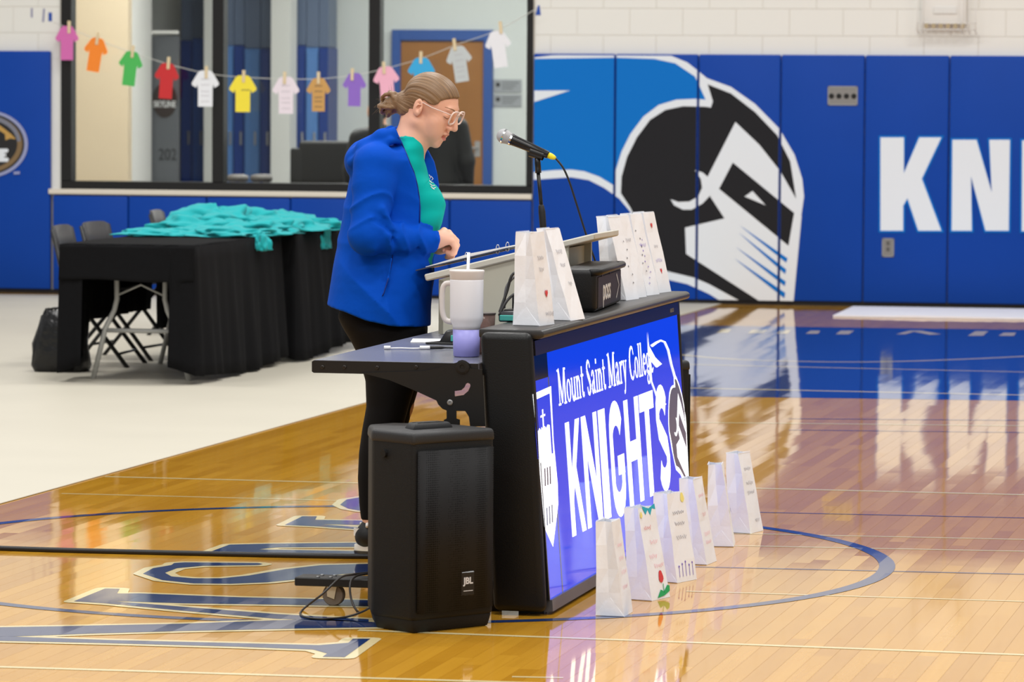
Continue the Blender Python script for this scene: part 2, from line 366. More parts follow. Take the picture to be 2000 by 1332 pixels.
def grow(P, d):
    """outline of a letter pushed out by d"""
    a = sum(P[i][0]*P[(i+1) % len(P)][1]-P[(i+1) % len(P)][0]*P[i][1] for i in range(len(P))); sg = 1 if a > 0 else -1; out = []
    for i in range(len(P)):
        p, q, r = Vector(P[i-1]), Vector(P[i]), Vector(P[(i+1) % len(P)])
        d1, d2 = (q-p).normalized(), (r-q).normalized(); n1, n2 = Vector((d1.y, -d1.x))*sg, Vector((d2.y, -d2.x))*sg
        b_ = (n1+n2); b_ = b_/max(.35, b_.dot(n1)) if b_.length > 1e-4 else n1
        out.append(tuple(q+b_*d))
    return out
for q in (Kp, Np, Ip): LAYERS += [('wall_letter_edge', c5(grow(q, 8)), print_blue), ('wall_letter', c5(q), print_white)]
# the oval badge at the left edge of the picture
def c7(L_): return [(x/6.66, 180+y/6.66) for x, y in L_]
def oval(cx, cy, rx, ry, n=40): return [(cx+rx*cos(2*pi*k/n), cy+ry*sin(2*pi*k/n)) for k in range(n)]
silver = mat('silver badge print', (150, 156, 196), rough=.45); gold = mat('gold badge print', (190, 150, 80), rough=.45); brown = mat('bronze badge print', (128, 104, 72), rough=.45)
badge_black = mat('black badge print', (30, 30, 32), rough=.45); grey_pr = mat('grey badge print', (122, 124, 138), rough=.45)
LAYERS += [('badge_rim', c7(oval(-170, 675, 538, 440)), silver), ('badge_field', c7(oval(-170, 675, 492, 400)), badge_black), ('badge_band', c7(oval(-175, 675, 470, 375)), brown), ('badge_ring', c7([p for p in oval(-175, 660, 450, 360) if p[1] < 640]+[(270, 640), (-620, 640)]), grey_pr),
           ('badge_centre', c7(oval(-180, 675, 410, 320)), badge_black), ('badge_skyline', c7([(-180, 395), (0, 430), (80, 490), (150, 545), (205, 600), (205, 612), (140, 600), (75, 625), (70, 545), (0, 500), (-180, 470)]), gold),
           ('badge_letter', c7([(-40, 735), (100, 735), (118, 755), (100, 785), (60, 790), (60, 800), (85, 802), (85, 830), (60, 835), (60, 850), (100, 850), (122, 870), (105, 905), (-40, 905)]), print_white), ('badge_mark', c7([(180, 1035), (265, 1030), (262, 1065), (185, 1070)]), silver)]
fulls = [ws(x) for x in (-222, -62, 98)]; rights = [ws(x) for x in (1040, 1200, 1362, 1523, 1687, 1852, 2016, 2180)]; rights += [rights[-1]+.62*k for k in range(1, 26)]; lows = [ws(x) for x in (102, 250, 403, 567, 722, 878, 1039)]
ptop = wl(1850, 108.5)[1]; ltop = wl(600, 387)[1]
pads = [(a, b_, ptop) for a, b_ in zip(fulls[:-1], fulls[1:])]+[(a, b_, ltop) for a, b_ in zip(lows[:-1], lows[1:])]+[(a, b_, ptop) for a, b_ in zip(rights[:-1], rights[1:])]
def clip(V, Fc, lo, hi, zhi):
    bm = bmesh.new(); vs = [bm.verts.new(v) for v in V]
    for f in Fc: bm.faces.new([vs[i] for i in f])
    bm.normal_update(); bmesh.ops.triangulate(bm, faces=bm.faces)
    for co, no in (((lo, 0, 0), (-1, 0, 0)), ((hi, 0, 0), (1, 0, 0)), ((0, 0, zhi), (0, 0, 1)), ((0, 0, .032), (0, 0, -1))):
        bmesh.ops.bisect_plane(bm, geom=bm.verts[:]+bm.edges[:]+bm.faces[:], plane_co=co, plane_no=no, clear_outer=True)
    return bm
for a, b_, zt in pads:
    p = MB().box(a+.003, b_-.003, 0, T0-.002, .03, zt).obj('wall_pad', padm, wall, bevel=.012, seg=3)
    for k, (nm, P, m) in enumerate(LAYERS):
        W = [wl(x, y) for x, y in P]
        if max(s for s, z in W) < a or min(s for s, z in W) > b_: continue
        bm = clip([(s, -.0006-.0004*k, z) for s, z in W], [tuple(range(len(W)))], a+.010, b_-.010, zt-.012)
        if len(bm.faces):
            me = bpy.data.meshes.new(nm); bm.to_mesh(me); link(nm, me, m, p)
        bm.free()
MB().box(ws(-300), ws(2300), T0-.03, T0-.002, 0, .03).obj('gap_shade_strip', mat('painted gap shade', (20, 18, 22), rough=.5), wall)  # dark strip painting the shade in the gap under the pads
# sockets let into the pads
steel = mat('brushed steel plate', (150, 148, 146), rough=.35, metal=.7, var=(60, .1)); dark = mat('black socket', (16, 16, 17), rough=.5); alu = mat('dull aluminium', (160, 160, 160), rough=.4, metal=.8)
def wallbox(name, x0, x1, y0, y1, label, n, group=None):
    (a, zt), (b_, zb) = wl(x0, y0), wl(x1, y1); zt, zb = max(zt, zb), min(zt, zb)
    P = WA+ex*((a+b_)/2)+Vector((0, 0, zb)); t = thing(name, label, 'socket plate', P+WN*.002, WROT)
    h, w_ = zt-zb, (b_-a)/2
    fr = MB()
    for q in ((-w_, w_, -.004, .0, h-.012, h), (-w_, w_, -.004, 0, 0, .012), (-w_, -w_+.012, -.004, 0, 0, h), (w_-.012, w_, -.004, 0, 0, h)): fr.box(*q)
    fr.obj('surround', alu, t)
    MB().box(-w_+.01, w_-.01, -.001, .001, .01, h-.01).obj('plate', steel, t)
    for k in range(n):
        if n > 1:
            M = Matrix.Translation((-w_+(k+.5)*2*w_/n, -.001, h*.48)) @ Matrix.Rotation(pi/2, 4, 'X')
            MB().lathe([(.020, 0), (.020, .003), (.013, .004), (.012, .002), (.004, .002)], 16, M=M).obj('connector', dark, t, smooth=False)
        else:
            for dz in (.3, .62): MB().box(-.012, .012, -.004, 0, h*dz, h*dz+.03).obj('outlet', mat('grey socket face', (92, 90, 88), rough=.5), t)
    return t
wallbox('socket_plate', 1617, 1675, 168, 206, 'wide steel plate with four round connectors in the blue wall pad', 4)
wallbox('socket_plate', 1723, 1746, 465, 502, 'small steel power outlet in the blue wall pad under the white letter K', 1)

# ---- window in the wall: black frame, cream trim, glass
blackf = mat('black anodised frame', (17, 17, 19), rough=.35, spec=.5)
win = bpy.data.objects.new('window_1', None); C.objects.link(win); win.location = WA; win.rotation_euler = (0, 0, WROT); tag(win, kind='structure')
tf0, tf1 = T0-.02, T0+.12
def wbar(name, x0, x1, z0, z1, t0=tf0, t1=tf1): MB().box(x0, x1, t0, t1, z0, z1).obj(name, blackf, win, bevel=.004, seg=1)
zf = wl(600, 358, T0)[1]
wbar('frame_rail', wx0, wx1, wz0, zf); wbar('frame_rail', wx0, wx1, wz1-.05, wz1)
cuts = [(wx0, ws(140, T0)), (ws(415, T0), ws(437, T0)), (ws(720, T0), ws(742, T0)), (ws(1028, T0), wx1)]
for a, b_ in cuts: wbar('mullion', a, b_, zf, wz1-.05)
glass = bpy.data.materials.new('window glass'); glass.use_nodes = True; N, L = nt(glass); N.clear()
o_ = N.new('ShaderNodeOutputMaterial'); mx = N.new('ShaderNodeMixShader'); tr = N.new('ShaderNodeBsdfTransparent'); gl = N.new('ShaderNodeBsdfGlossy'); fr = N.new('ShaderNodeFresnel')
tr.inputs[0].default_value = (.93, .95, .94, 1); gl.inputs['Roughness'].default_value = .02; fr.inputs[0].default_value = 1.55
mm = N.new('ShaderNodeMath'); mm.operation = 'MULTIPLY'; mm.inputs[1].default_value = .35; L.new(fr.outputs[0], mm.inputs[0])
L.new(mm.outputs[0], mx.inputs[0]); L.new(tr.outputs[0], mx.inputs[1]); L.new(gl.outputs[0], mx.inputs[2]); L.new(mx.outputs[0], o_.inputs[0])
for (a, b_), (c_, d_) in zip(cuts[:-1], cuts[1:]): MB().box(b_-.004, c_+.004, T0+.05, T0+.056, zf-.004, wz1-.046).obj('pane', glass, win)
trimm = mat('cream gloss trim', (222, 214, 200), rough=.4)
tr_ = MB().box(ws(99, T0), wx1+.005, -.012, T0+.01, wl(600, 386, 0)[1]+.006, wz0+.004).obj('trim_1', trimm, None, bevel=.004, seg=1); tr_.location = WA; tr_.rotation_euler = (0, 0, WROT); tag(tr_, kind='structure')
# ================================================================ SCORER'S TABLE (local: x across to the display side, y into the hall)
O_ = atz(1065, 1205); PM = Matrix.Translation(O_) @ Matrix.Rotation(-PHI, 4, 'Z'); PI_ = PM.inverted()
def pw(x, y, z=0.): return PM @ Vector((x, y, z))
def ply(px, py, y): return PI_ @ onp(px, py, pw(0, y), EL)
def plx(px, py, x): return PI_ @ onp(px, py, pw(x, 0), EW)
def plz(px, py, z): return PI_ @ atz(px, py, z)
vinyl = mat('black padded vinyl', (13, 13, 14), rough=.42, bump=(260, .22, .003), spec=.35)
lami = mat('black laminate', (15, 15, 16), rough=.3); blacksteel = mat('black powder coated steel', (17, 16, 16), rough=.42, bump=(300, .1, .001))
topv = mat('charcoal vinyl worktop', (44, 43, 43), rough=.36, bump=(200, .15, .002), spec=.5)
pod = thing('scorers_table', 'black padded scorer\'s table with a glowing blue Mount Saint Mary College Knights display', 'scorer table', O_, -PHI)
PL = 2.56
def prof(y, ins=0.): return [(-.210+ins, y, .856-ins), (-.052-ins, y, .856-ins), (-ins, y, .012+ins), (-.163+ins, y, .012+ins)]
for a, b_ in ((0, .05), (PL-.05, PL)): MB().prism(prof(a), prof(b_)).obj('end_panel', vinyl, pod, bevel=.022, seg=4)
MB().prism(prof(.04, .024), prof(PL-.04, .024)).obj('body', lami, pod)
tp = [(-.222, .836), (-.03, .836), (-.02, .842), (-.02, .856), (-.03, .864), (-.222, .864)]
MB().prism([(x, .046, z) for x, z in tp][::-1], [(x, PL+.03, z) for x, z in tp][::-1]).obj('worktop', topv, pod, bevel=.006, seg=2)
# --- display, leaning back a little
D0, D1 = Vector((-.0035, 0, .045)), Vector((-.0595, 0, .784)); DU = (D1-D0).normalized(); DN = Vector((DU.z, 0, -DU.x)); DH = (D1-D0).length
Dn = (PM.to_3x3() @ DN)
def dsp(px, py):
    P = PI_ @ onp(px, py, pw(*(D0+DN*.006)), Dn); return P.y, (P-D0).dot(DU)
def dpt(a, v, k=0.): q = D0+DN*(.006+k)+DU*v; return (q.x, a, q.z)
def screen(name, col, e, rough=.07):
    m = mat(name, (4, 4, 6), rough=rough, spec=.5, ior=1.85, emis=col, estr=e); return m
s_blue = screen('lit blue display', (14, 62, 232), 1.0); s_white = screen('lit white display', (255, 255, 255), 1.9); s_dark = screen('unlit display glass', (6, 6, 8), .2); s_grey = screen('lit grey display', (92, 92, 104), .8)
DB, DT, DA = 0.0, DH, PL-.05
q = MB(); q.prism([dpt(.05, -.0), dpt(DA, -.0), dpt(DA, DH), dpt(.05, DH)], [dpt(.05, 0, -.02), dpt(DA, 0, -.02), dpt(DA, DH, -.02), dpt(.05, DH, -.02)])
disp = q.obj('display', s_blue, pod)
q = MB(); q.prism([dpt(.044, -.0, .0012), dpt(.054, -.0, .0012), dpt(.054, DH, .0012), dpt(.044, DH, .0012)], [dpt(.044, 0, -.03), dpt(.054, 0, -.03), dpt(.054, DH, -.03), dpt(.044, DH, -.03)]); q.obj('edge_strip', lami, pod)
bz = mat('dark bezel', (26, 24, 25), rough=.22)
for v0, v1 in ((-.035, .0), (DH, DH+.045)):
    q = MB(); q.prism([dpt(.05, v0, .008), dpt(DA, v0, .008), dpt(DA, v1, .008), dpt(.05, v1, .008)], [dpt(.05, v0, -.02), dpt(DA, v0, -.02), dpt(DA, v1, -.02), dpt(.05, v1, -.02)])
    q.obj('bezel', mat('grey bezel', (70, 70, 74), rough=.35) if v0 < 0 else bz, pod)
def dpoly(name, polys, m, k, px=True):
    b_ = MB()
    for P in polys: b_.poly([dpt(*(dsp(*p) if px else p), k) for p in P])
    return b_.obj(name, m, disp)
dpoly('dark_margin', [[(.052, .665), (.245, .665), (.245, DH), (.052, DH)]], s_dark, .0004, False)
dpoly('panel_seam', [[(.236, 0.), (.252, 0.), (.252, .665), (.236, .665)]], s_grey, .0004, False)
# crest
dpoly('crest_shield', [[(1040, 770), (1076, 754), (1081, 860), (1089, 945), (1090, 985), (1080, 1068), (1063, 1030), (1052, 900)]], s_white, .0006)
dpoly('crest_sky', [[(1043, 782), (1073, 768), (1078, 850), (1080, 885), (1050, 897), (1046, 850)]], s_blue, .0009)
dpoly('crest_castle', [[(1050, 842), (1053, 836), (1056, 841), (1057, 834), (1060, 838), (1063, 832), (1066, 836), (1069, 829), (1073, 830), (1077, 890), (1053, 905)]], s_white, .0012)
dpoly('crest_cross', [[(1058, 800), (1060, 799), (1062, 838), (1060, 839)], [(1055, 812), (1064, 808), (1064, 812), (1055, 816)]], s_white, .0014)
for x, y in ((1062, 915), (1067, 913), (1072, 911), (1066, 992), (1071, 989), (1076, 986)): dpoly('crest_window', [[(x, y), (x+2.5, y-1), (x+3.5, y+34), (x+1, y+35)]], s_grey, .0014)
# KNIGHTS
def stroke_poly(P, W):
    n = len(P); A, B = [], []
    for i in range(n):
        a = P[max(i-1, 0)]; b2 = P[min(i+1, n-1)]; dx, dy = b2[0]-a[0], b2[1]-a[1]; l = math.hypot(dx, dy) or 1; ww = W[i] if isinstance(W, (list, tuple)) else W
        A.append((P[i][0]-dy/l*ww/2, P[i][1]+dx/l*ww/2)); B.append((P[i][0]+dy/l*ww/2, P[i][1]-dx/l*ww/2))
    return A+B[::-1]
def arc(cx, cy, rx, ry, a0, a1, n=10): return [(cx+rx*cos(math.radians(a0+(a1-a0)*k/n)), cy+ry*sin(math.radians(a0+(a1-a0)*k/n))) for k in range(n+1)]
def swap(P): return [(x, y) for x, y in P]
BOLD = {'K': [[(0, 0), (.27, 0), (.27, .3), (.39, .44), (.72, 0), (1, 0), (.57, .59), (.98, 1), (.69, 1), (.27, .56), (.27, 1), (0, 1)]],
        'N': [[(0, 0), (.24, 0), (.24, .64), (.74, 0), (1, 0), (1, 1), (.76, 1), (.76, .38), (.27, 1), (0, 1)]],
        'I': [[(0, 0), (1, 0), (1, 1), (0, 1)]],
        'H': [[(0, 0), (.27, 0), (.27, .41), (.73, .41), (.73, 0), (1, 0), (1, 1), (.73, 1), (.73, .6), (.27, .6), (.27, 1), (0, 1)]],
        'T': [[(.35, 0), (.65, 0), (.65, .83), (1, .83), (1, 1), (0, 1), (0, .83), (.35, .83)]],
        'G': [stroke_poly(arc(.5, .72, .37, .2, 15, 180)+[(.13, .3)]+arc(.5, .28, .37, .21, 180, 350)+[(.87, .42)], [.23]*11+[.25]+[.23]*11+[.23]), [(.52, .34), (1, .34), (1, .52), (.52, .52)]],
        'S': [stroke_poly(arc(.5, .73, .36, .18, 20, 180, 8)+[(.22, .6), (.5, .5), (.78, .4)]+arc(.5, .27, .36, .18, 0, -160, 8), .23)]}
KX = dict(K=(1103, 1131), N=(1134, 1164), I=(1167, 1180), G=(1186, 1212), H=(1217, 1245), T=(1247, 1274), S=(1277, 1300))
for ch, (x0, x1) in KX.items():
    a0 = dsp(x0, 826-.373*(x0-1104))[0]; a1 = dsp(x1, 826-.373*(x1-1104))[0]
    v1 = dsp(1104, 826)[1]; v0 = dsp(1118, 1049)[1]
    dpoly('display_letter', [[(a0+(a1-a0)*x, v0+(v1-v0)*y) for x, y in P] for P in BOLD[ch]], s_white, .0007, False)
# Mount Saint Mary College, a light roman face drawn stroke by stroke
def R_(cx, cy, rx, ry, t=.6): return ('ring', cx, cy, rx, ry, t)
X = .46
GL = {'M': (.92, [([(.13, 0), (.13, .7)], .05), ([(.13, .7), (.45, .04)], .12), ([(.45, .04), (.76, .7)], .05), ([(.78, 0), (.78, .7)], .12), ([(0, .02), (.26, .02)], .04), ([(.64, .02), (.92, .02)], .04), ([(0, .68), (.18, .68)], .04), ([(.74, .68), (.92, .68)], .04)]),
      'o': (.5, [R_(.25, X/2, .23, X/2)]), 'u': (.55, [([(.12, X), (.12, .12), (.2, .03), (.3, .03), (.42, .12)], .09), ([(.43, X), (.43, 0)], .1), ([(.02, X-.02), (.14, X-.02)], .04), ([(.42, .02), (.54, .02)], .04)]),
      'n': (.56, [([(.13, 0), (.13, X)], .1), ([(.15, X-.12), (.26, X-.03), (.36, X-.04), (.43, X-.14)], .07), ([(.43, X-.1), (.43, 0)], .1), ([(.02, .02), (.24, .02)], .04), ([(.33, .02), (.54, .02)], .04), ([(.02, X-.02), (.14, X-.02)], .04)]),
      't': (.36, [([(.15, .62), (.15, .1), (.22, .03), (.33, .07)], .09), ([(.02, X-.02), (.32, X-.02)], .05)]),
      'S': (.52, [([(.44, .54), (.4, .64), (.26, .69), (.12, .62), (.09, .52), (.16, .43), (.32, .32), (.42, .22), (.41, .1), (.27, .01), (.13, .05), (.07, .17)], [.06, .05, .06, .09, .11, .13, .14, .13, .1, .06, .06, .06])]),
      'a': (.5, [([(.08, .36), (.14, .44), (.26, .45), (.34, .37), (.34, .06), (.46, .02)], [.06, .06, .06, .09, .1, .06]), ([(.34, .28), (.16, .22), (.08, .13), (.13, .03), (.24, .03), (.33, .1)], [.05, .06, .09, .08, .06, .05])]),
      'i': (.28, [([(.14, 0), (.14, X)], .1), ([(.03, .02), (.25, .02)], .04), ([(.03, X-.02), (.14, X-.02)], .04), ([(.14, .58), (.14, .68)], .1)]),
      'r': (.4, [([(.13, 0), (.13, X)], .1), ([(.15, X-.14), (.24, X-.03), (.36, X-.04)], [.06, .07, .11]), ([(.02, .02), (.24, .02)], .04), ([(.02, X-.02), (.14, X-.02)], .04)]),
      'y': (.52, [([(.1, X), (.27, 0)], .1), ([(.44, X), (.27, 0), (.18, -.18), (.08, -.2)], [.05, .05, .06, .09]), ([(0, X-.02), (.2, X-.02)], .04), ([(.34, X-.02), (.52, X-.02)], .04)]),
      'C': (.68, [([(.62, .52), (.54, .66), (.38, .69), (.2, .62), (.1, .45), (.1, .25), (.2, .08), (.38, .01), (.54, .05), (.63, .18)], [.05, .05, .06, .09, .12, .12, .09, .06, .05, .05])]),
      'l': (.28, [([(.14, 0), (.14, .72)], .1), ([(.03, .02), (.25, .02)], .04), ([(.03, .7), (.14, .7)], .04)]),
      'e': (.46, [([(.09, .25), (.4, .25), (.38, .38), (.24, .45), (.12, .38), (.08, .23), (.14, .08), (.26, .02), (.41, .1)], [.04, .04, .06, .06, .08, .1, .08, .06, .05])]),
      'g': (.5, [R_(.23, .3, .18, .16), ([(.36, .4), (.48, .44)], .05), ([(.14, .16), (.1, .08), (.2, .04), (.36, .02), (.42, -.08), (.34, -.18), (.16, -.19), (.07, -.11), (.14, -.01)], [.05, .07, .09, .1, .08, .06, .06, .06, .05])])}
def stroke_text(s, a0, a1, v0, hc, k):
    tot = sum(GL[c][0] if c != ' ' else .3 for c in s)*1.06; sx = (a1-a0)/tot; x = 0; outs = []
    for c in s:
        if c == ' ': x += .3*1.06; continue
        out = []; outs.append(out)
        for st in GL[c][1]:
            if st[0] == 'ring':
                _, cx, cy, rx, ry, t = st; n = 16
                for j in range(n):
                    u0, u1 = 2*pi*j/n, 2*pi*(j+1)/n
                    out.append([(cx+rx*cos(u0), cy+ry*sin(u0)), (cx+rx*cos(u1), cy+ry*sin(u1)), (cx+rx*t*cos(u1), cy+ry*.84*sin(u1)), (cx+rx*t*cos(u0), cy+ry*.84*sin(u0))]); out[-1] = [(a0+(x+p[0])*sx, v0+p[1]*hc/.7) for p in out[-1]]
            else:
                P, W = st
                for i in range(len(P)-1):
                    w0, w1 = (W[i], W[i+1]) if isinstance(W, list) else (W, W)
                    out.append([(a0+(x+p[0])*sx, v0+p[1]*hc/.7) for p in stroke_poly([P[i], P[i+1]], [w0, w1])])
        x += GL[c][0]*1.06
    return outs
a0, v0 = dsp(1092, 796); a1 = dsp(1277, 722)[0]; hc = dsp(1092, 724)[1]-v0
for q in stroke_text('Mount Saint Mary College', a0, a1, v0+.005, hc, 0): dpoly('caption_letter', q, s_white, .0008, False)
# helmet emblem at the far end
ha, hb = dsp(1301, 760)[0], dsp(1338, 800)[0]; vt, vb = dsp(1318, 734)[1], dsp(1335, 936)[1]
def hm(P): return [(ha+(x-480)/(1333-480)*(hb-ha), vb+(1285-y)/(1285-262)*(vt-vb)) for x, y in P]
wh = [(890, 235), (1000, 275), (1110, 355), (1225, 470), (1295, 590), (1335, 700), (1343, 780), (1330, 870), (1300, 1080), (1290, 1290), (1000, 1290), (900, 1225), (700, 1160), (560, 950), (478, 770), (480, 690), (510, 590), (560, 490), (620, 405), (700, 360), (780, 345), (870, 345)]
dpoly('emblem_outline', [hm(wh)], s_white, .0007, False); dpoly('emblem_helmet', [hm(helmet)], s_grey, .0010, False); dpoly('emblem_face', [hm(face)], s_white, .0013, False)
dpoly('emblem_visor', [hm(visor)], s_grey, .0016, False); dpoly('emblem_crescent', [hm(crescent)], s_white, .0017, False)
PLM = [[(1264, 648), (1267, 676), (1279, 698), (1292, 711), (1282, 718), (1274, 708), (1266, 690)], stroke_poly([(1272, 676), (1282, 669), (1290, 665), (1298, 668), (1305, 684), (1311, 712), (1319, 740)], [5, 4, 3.5, 3, 3, 3, 3]), stroke_poly([(1268, 700), (1272, 745), (1283, 775), (1300, 790)], [2.5, 2, 2, 2])]
for q in PLM: dpoly('emblem_plume', [q], s_white, .0018)
# --- fold-down shelf with its bracket
sl = ply(610, 706, 0).x
shelf = MB(); sp = [(sl, .728), (sl+.006, .724), (-.212, .724), (-.212, .762), (sl+.006, .762), (sl, .758)]
shelf.prism([(x, .0, z) for x, z in sp], [(x, PL-.08, z) for x, z in sp]); 
shf = shelf.obj('shelf', mat('grey laminate shelf', (118, 120, 132), rough=.25, var=(4, .06)), pod, bevel=.002, seg=1)
eb = MB(); eb.prism([(x, -.006, z-.001) for x, z in sp], [(x, .0, z-.001) for x, z in sp]); eb.obj('shelf_edge', blacksteel, pod)
def plate(name, outer, holes, y0, y1, m, parent):
    from mathutils.geometry import tessellate_polygon
    loops = [outer]+holes; co = [p for l in loops for p in l]; tris = tessellate_polygon([[Vector((x, z, 0)) for x, z in l] for l in loops])
    n = len(co); V = [(x, y0, z) for x, z in co]+[(x, y1, z) for x, z in co]; Fc = [tuple(t) for t in tris]+[tuple(n+i for i in t[::-1]) for t in tris]; k = 0
    for l in loops:
        m_ = len(l); Fc += [(k+i, k+(i+1) % m_, n+k+(i+1) % m_, n+k+i) for i in range(m_)]; k += m_
    return obj(name, V, Fc, m, parent)
def cb(L_): return [(lambda P: (P.x, P.z))(ply(600+x/4.348, 600+y/4.348, -.008)) for x, y in L_]
brk = cb([(460, 556), (1000, 540), (1270, 470), (1300, 452), (1340, 452), (1375, 475), (1390, 520), (1488, 530), (1512, 1012), (1385, 1012), (1375, 930), (1345, 882), (1268, 880), (1268, 945), (1297, 955), (1297, 1030), (1163, 1030), (1163, 955), (1186, 945), (1186, 876), (1150, 862), (1115, 825), (1100, 792), (900, 700), (700, 618), (520, 572)])
slot = cb([(1252, 712), (1310, 704), (1335, 680), (1350, 650), (1365, 642), (1385, 650), (1388, 670), (1370, 710), (1330, 745), (1254, 757)])
bo = plate('bracket', brk, [slot], -.012, -.007, blacksteel, pod)
def screw(px, py, y, r=.006, m=alu, parent=None):
    P = ply(px, py, y); M = Matrix.Translation(P) @ Matrix.Rotation(pi/2, 4, 'X')
    MB().lathe([(r, 0), (r, .002), (r*.7, .003), (r*.35, .003), (r*.3, .001)], 12, M=M).obj('screw', m, parent or pod)
dst = mat('dark screw steel', (60, 58, 56), rough=.35, metal=.8)
for x, y in ((630, 717), (673, 717), (737, 718), (813, 717), (878, 717)): screw(x, y, -.0065, m=dst, parent=shf)
screw(879, 786, -.013, .009, alu, bo); screw(903, 717, -.013, .022, blacksteel, bo)
# --- feet: cross bars on castors
def foot(y, a=None):
    a = ply(575, 1140, y).x if a is None else a
    t = MB().box(a, -.17, y, y+.1, .062, .088).obj('foot_bar', blacksteel, pod, bevel=.003, seg=1)
    wc = a+.115
    M = Matrix.Translation((wc, y+.04, .034)) @ Matrix.Rotation(pi/2, 4, 'X')
    MB().lathe([(.02, -.016), (.031, -.016), (.034, -.010), (.034, .010), (.031, .016), (.02, .016)], 24, M=M).obj('castor_wheel', mat('grey rubber wheel', (112, 102, 94), rough=.6), t)
    for dy in (-.021, .019):
        f = MB(); f.prism([(wc-.016, y+.04+dy, .03), (wc+.006, y+.04+dy, .022), (wc+.014, y+.04+dy, .062), (wc-.018, y+.04+dy, .062)], [(wc-.016, y+.042+dy, .03), (wc+.006, y+.042+dy, .022), (wc+.014, y+.042+dy, .062), (wc-.018, y+.042+dy, .062)])
        f.obj('castor_fork', mat('zinc castor fork', (206, 198, 178), rough=.35, metal=.2), t)
    for dx, dy in ((.05, .02), (.1, .02), (.05, .07), (.1, .07)): MB().lathe([(.006, .088), (.006, .0905), (.004, .092)], 10, c=(a+.03+dx*.8, y+dy, 0)).obj('bolt', alu, t)
foot(.06); foot(PL-.2, -.34)
MB().box(-.1, -.02, .08, .12, .0, .02).obj('floor_pad', blacksteel, pod); MB().box(-.1, -.02, PL-.12, PL-.08, .0, .02).obj('floor_pad', blacksteel, pod)
MB().box(-.19, -.165, .1, .14, .0, .72).obj('upright', blacksteel, pod); MB().box(-.2, -.165, PL-.16, PL-.12, .0, .72).obj('upright', blacksteel, pod)
text('maker_mark', 'NEVCO', mat('grey print', (140, 140, 144), rough=.5), pod, Matrix.Translation(D0+DN*.0145+DU*(DH+.02)+Vector((0, 2.37, 0))) @ Matrix(((0, DU.x, DN.x, 0), (1, 0, 0, 0), (0, DU.z, DN.z, 0), (0, 0, 0, 1))), size=.02, sx=1.)

# ================================================================ LOUDSPEAKERS
grille = mat('black speaker grille', (13, 13, 14), rough=.6, spec=.15)
N, L = nt(grille); tc = N.new('ShaderNodeTexCoord'); vo = N.new('ShaderNodeTexVoronoi'); vo.inputs['Scale'].default_value = 150; vo.inputs['Randomness'].default_value = .12
L.new(tc.outputs['Object'], vo.inputs['Vector']); cr = N.new('ShaderNodeValToRGB'); cr.color_ramp.elements[0].position = .32; cr.color_ramp.elements[0].color = (.0012, .0012, .0012, 1); cr.color_ramp.elements[1].position = .42; cr.color_ramp.elements[1].color = (.014, .014, .015, 1)
L.new(vo.outputs['Distance'], cr.inputs[0]); L.new(cr.outputs[0], N['Principled BSDF'].inputs['Base Color'])
cabm = mat('black textured cabinet', (15, 15, 15), rough=.55, spec=.3, bump=(480, .5, .003))
def speaker(label, loc, rz):
    t = thing('loudspeaker', label, 'loudspeaker', loc, rz, 'loudspeakers at the scorer table')
    W_, D1_, D2_ = .314, .19, .335
    fp = [(0, 0), (W_, 0), (W_, D1_), (.2, D2_), (.105, D2_), (0, D1_)]
    def ins(d): return [(x+(d if x < W_/2 else -d), y+(d if y < D2_/2 else -d)) for x, y in fp]
    MB().prism([(x, y, .035) for x, y in fp], [(x, y, .565) for x, y in fp]).obj('cabinet', cabm, t, bevel=.014, seg=3)
    MB().prism([(x, y, .0) for x, y in ins(.012)], [(x, y, .04) for x, y in ins(.004)]).obj('base', cabm, t, bevel=.006, seg=2)
    cp = MB(); cp.prism([(x, y, .55) for x, y in ins(-.003)], [(x, y, .588) for x, y in ins(.0)]); cp.obj('top_cap', mat('grey-black cap', (30, 30, 32), rough=.5, bump=(480, .4, .003)), t, bevel=.012, seg=3)
    MB().prism([(.07, .09, .586), (.235, .09, .586), (.21, .16, .586), (.095, .16, .586)], [(.085, .095, .606), (.22, .095, .606), (.2, .15, .606), (.105, .15, .606)]).obj('handle', mat('grey-black cap', (40, 40, 42)), t, bevel=.006, seg=2)
    MB().box(.1, .2, .1, .125, .604, .6072).obj('handle_recess', dark, t)
    g_ = []; n = 8
    V = [(.012+(W_-.024)*k/n, -.004-.010*sin(pi*k/n), z) for z in (.06, .535) for k in range(n+1)]
    obj('grille', V, [(k, k+1, n+2+k, n+1+k) for k in range(n)], grille, t, smooth=True, solid=.004, off=1)
    lp_ = MB().box(.170, .222, -.0195, -.009, .100, .172).obj('logo_plate', mat('gloss black plate', (10, 10, 11), rough=.25), t, bevel=.003, seg=1)
    text('logo', 'JBL', mat('white logo print', (205, 205, 208), rough=.4), lp_, Matrix.Translation((.196, -.0200, .144)) @ Matrix.Rotation(pi/2, 4, 'X'), size=.027, bold=.0008)
    MB().box(.178, .214, -.0200, -.019, .114, .116).obj('logo_rule', mat('white logo print', (205, 205, 208)), lp_)
    MB().tube([(.0, .13, .52), (-.008, .13, .52)], .012, 10).obj('pole_knob', cabm, t)
    return t
A = atz(806, 1239)
spk = speaker('large black loudspeaker standing on the wooden floor in front of the scorer table', A, math.radians(41.5))
q = pw(-.085, 2.98)
sp2 = copy_tree(spk); sp2.location = q; sp2.rotation_euler = (0, 0, math.radians(118)); sp2['label'] = 'black loudspeaker half hidden behind the far end of the scorer table'
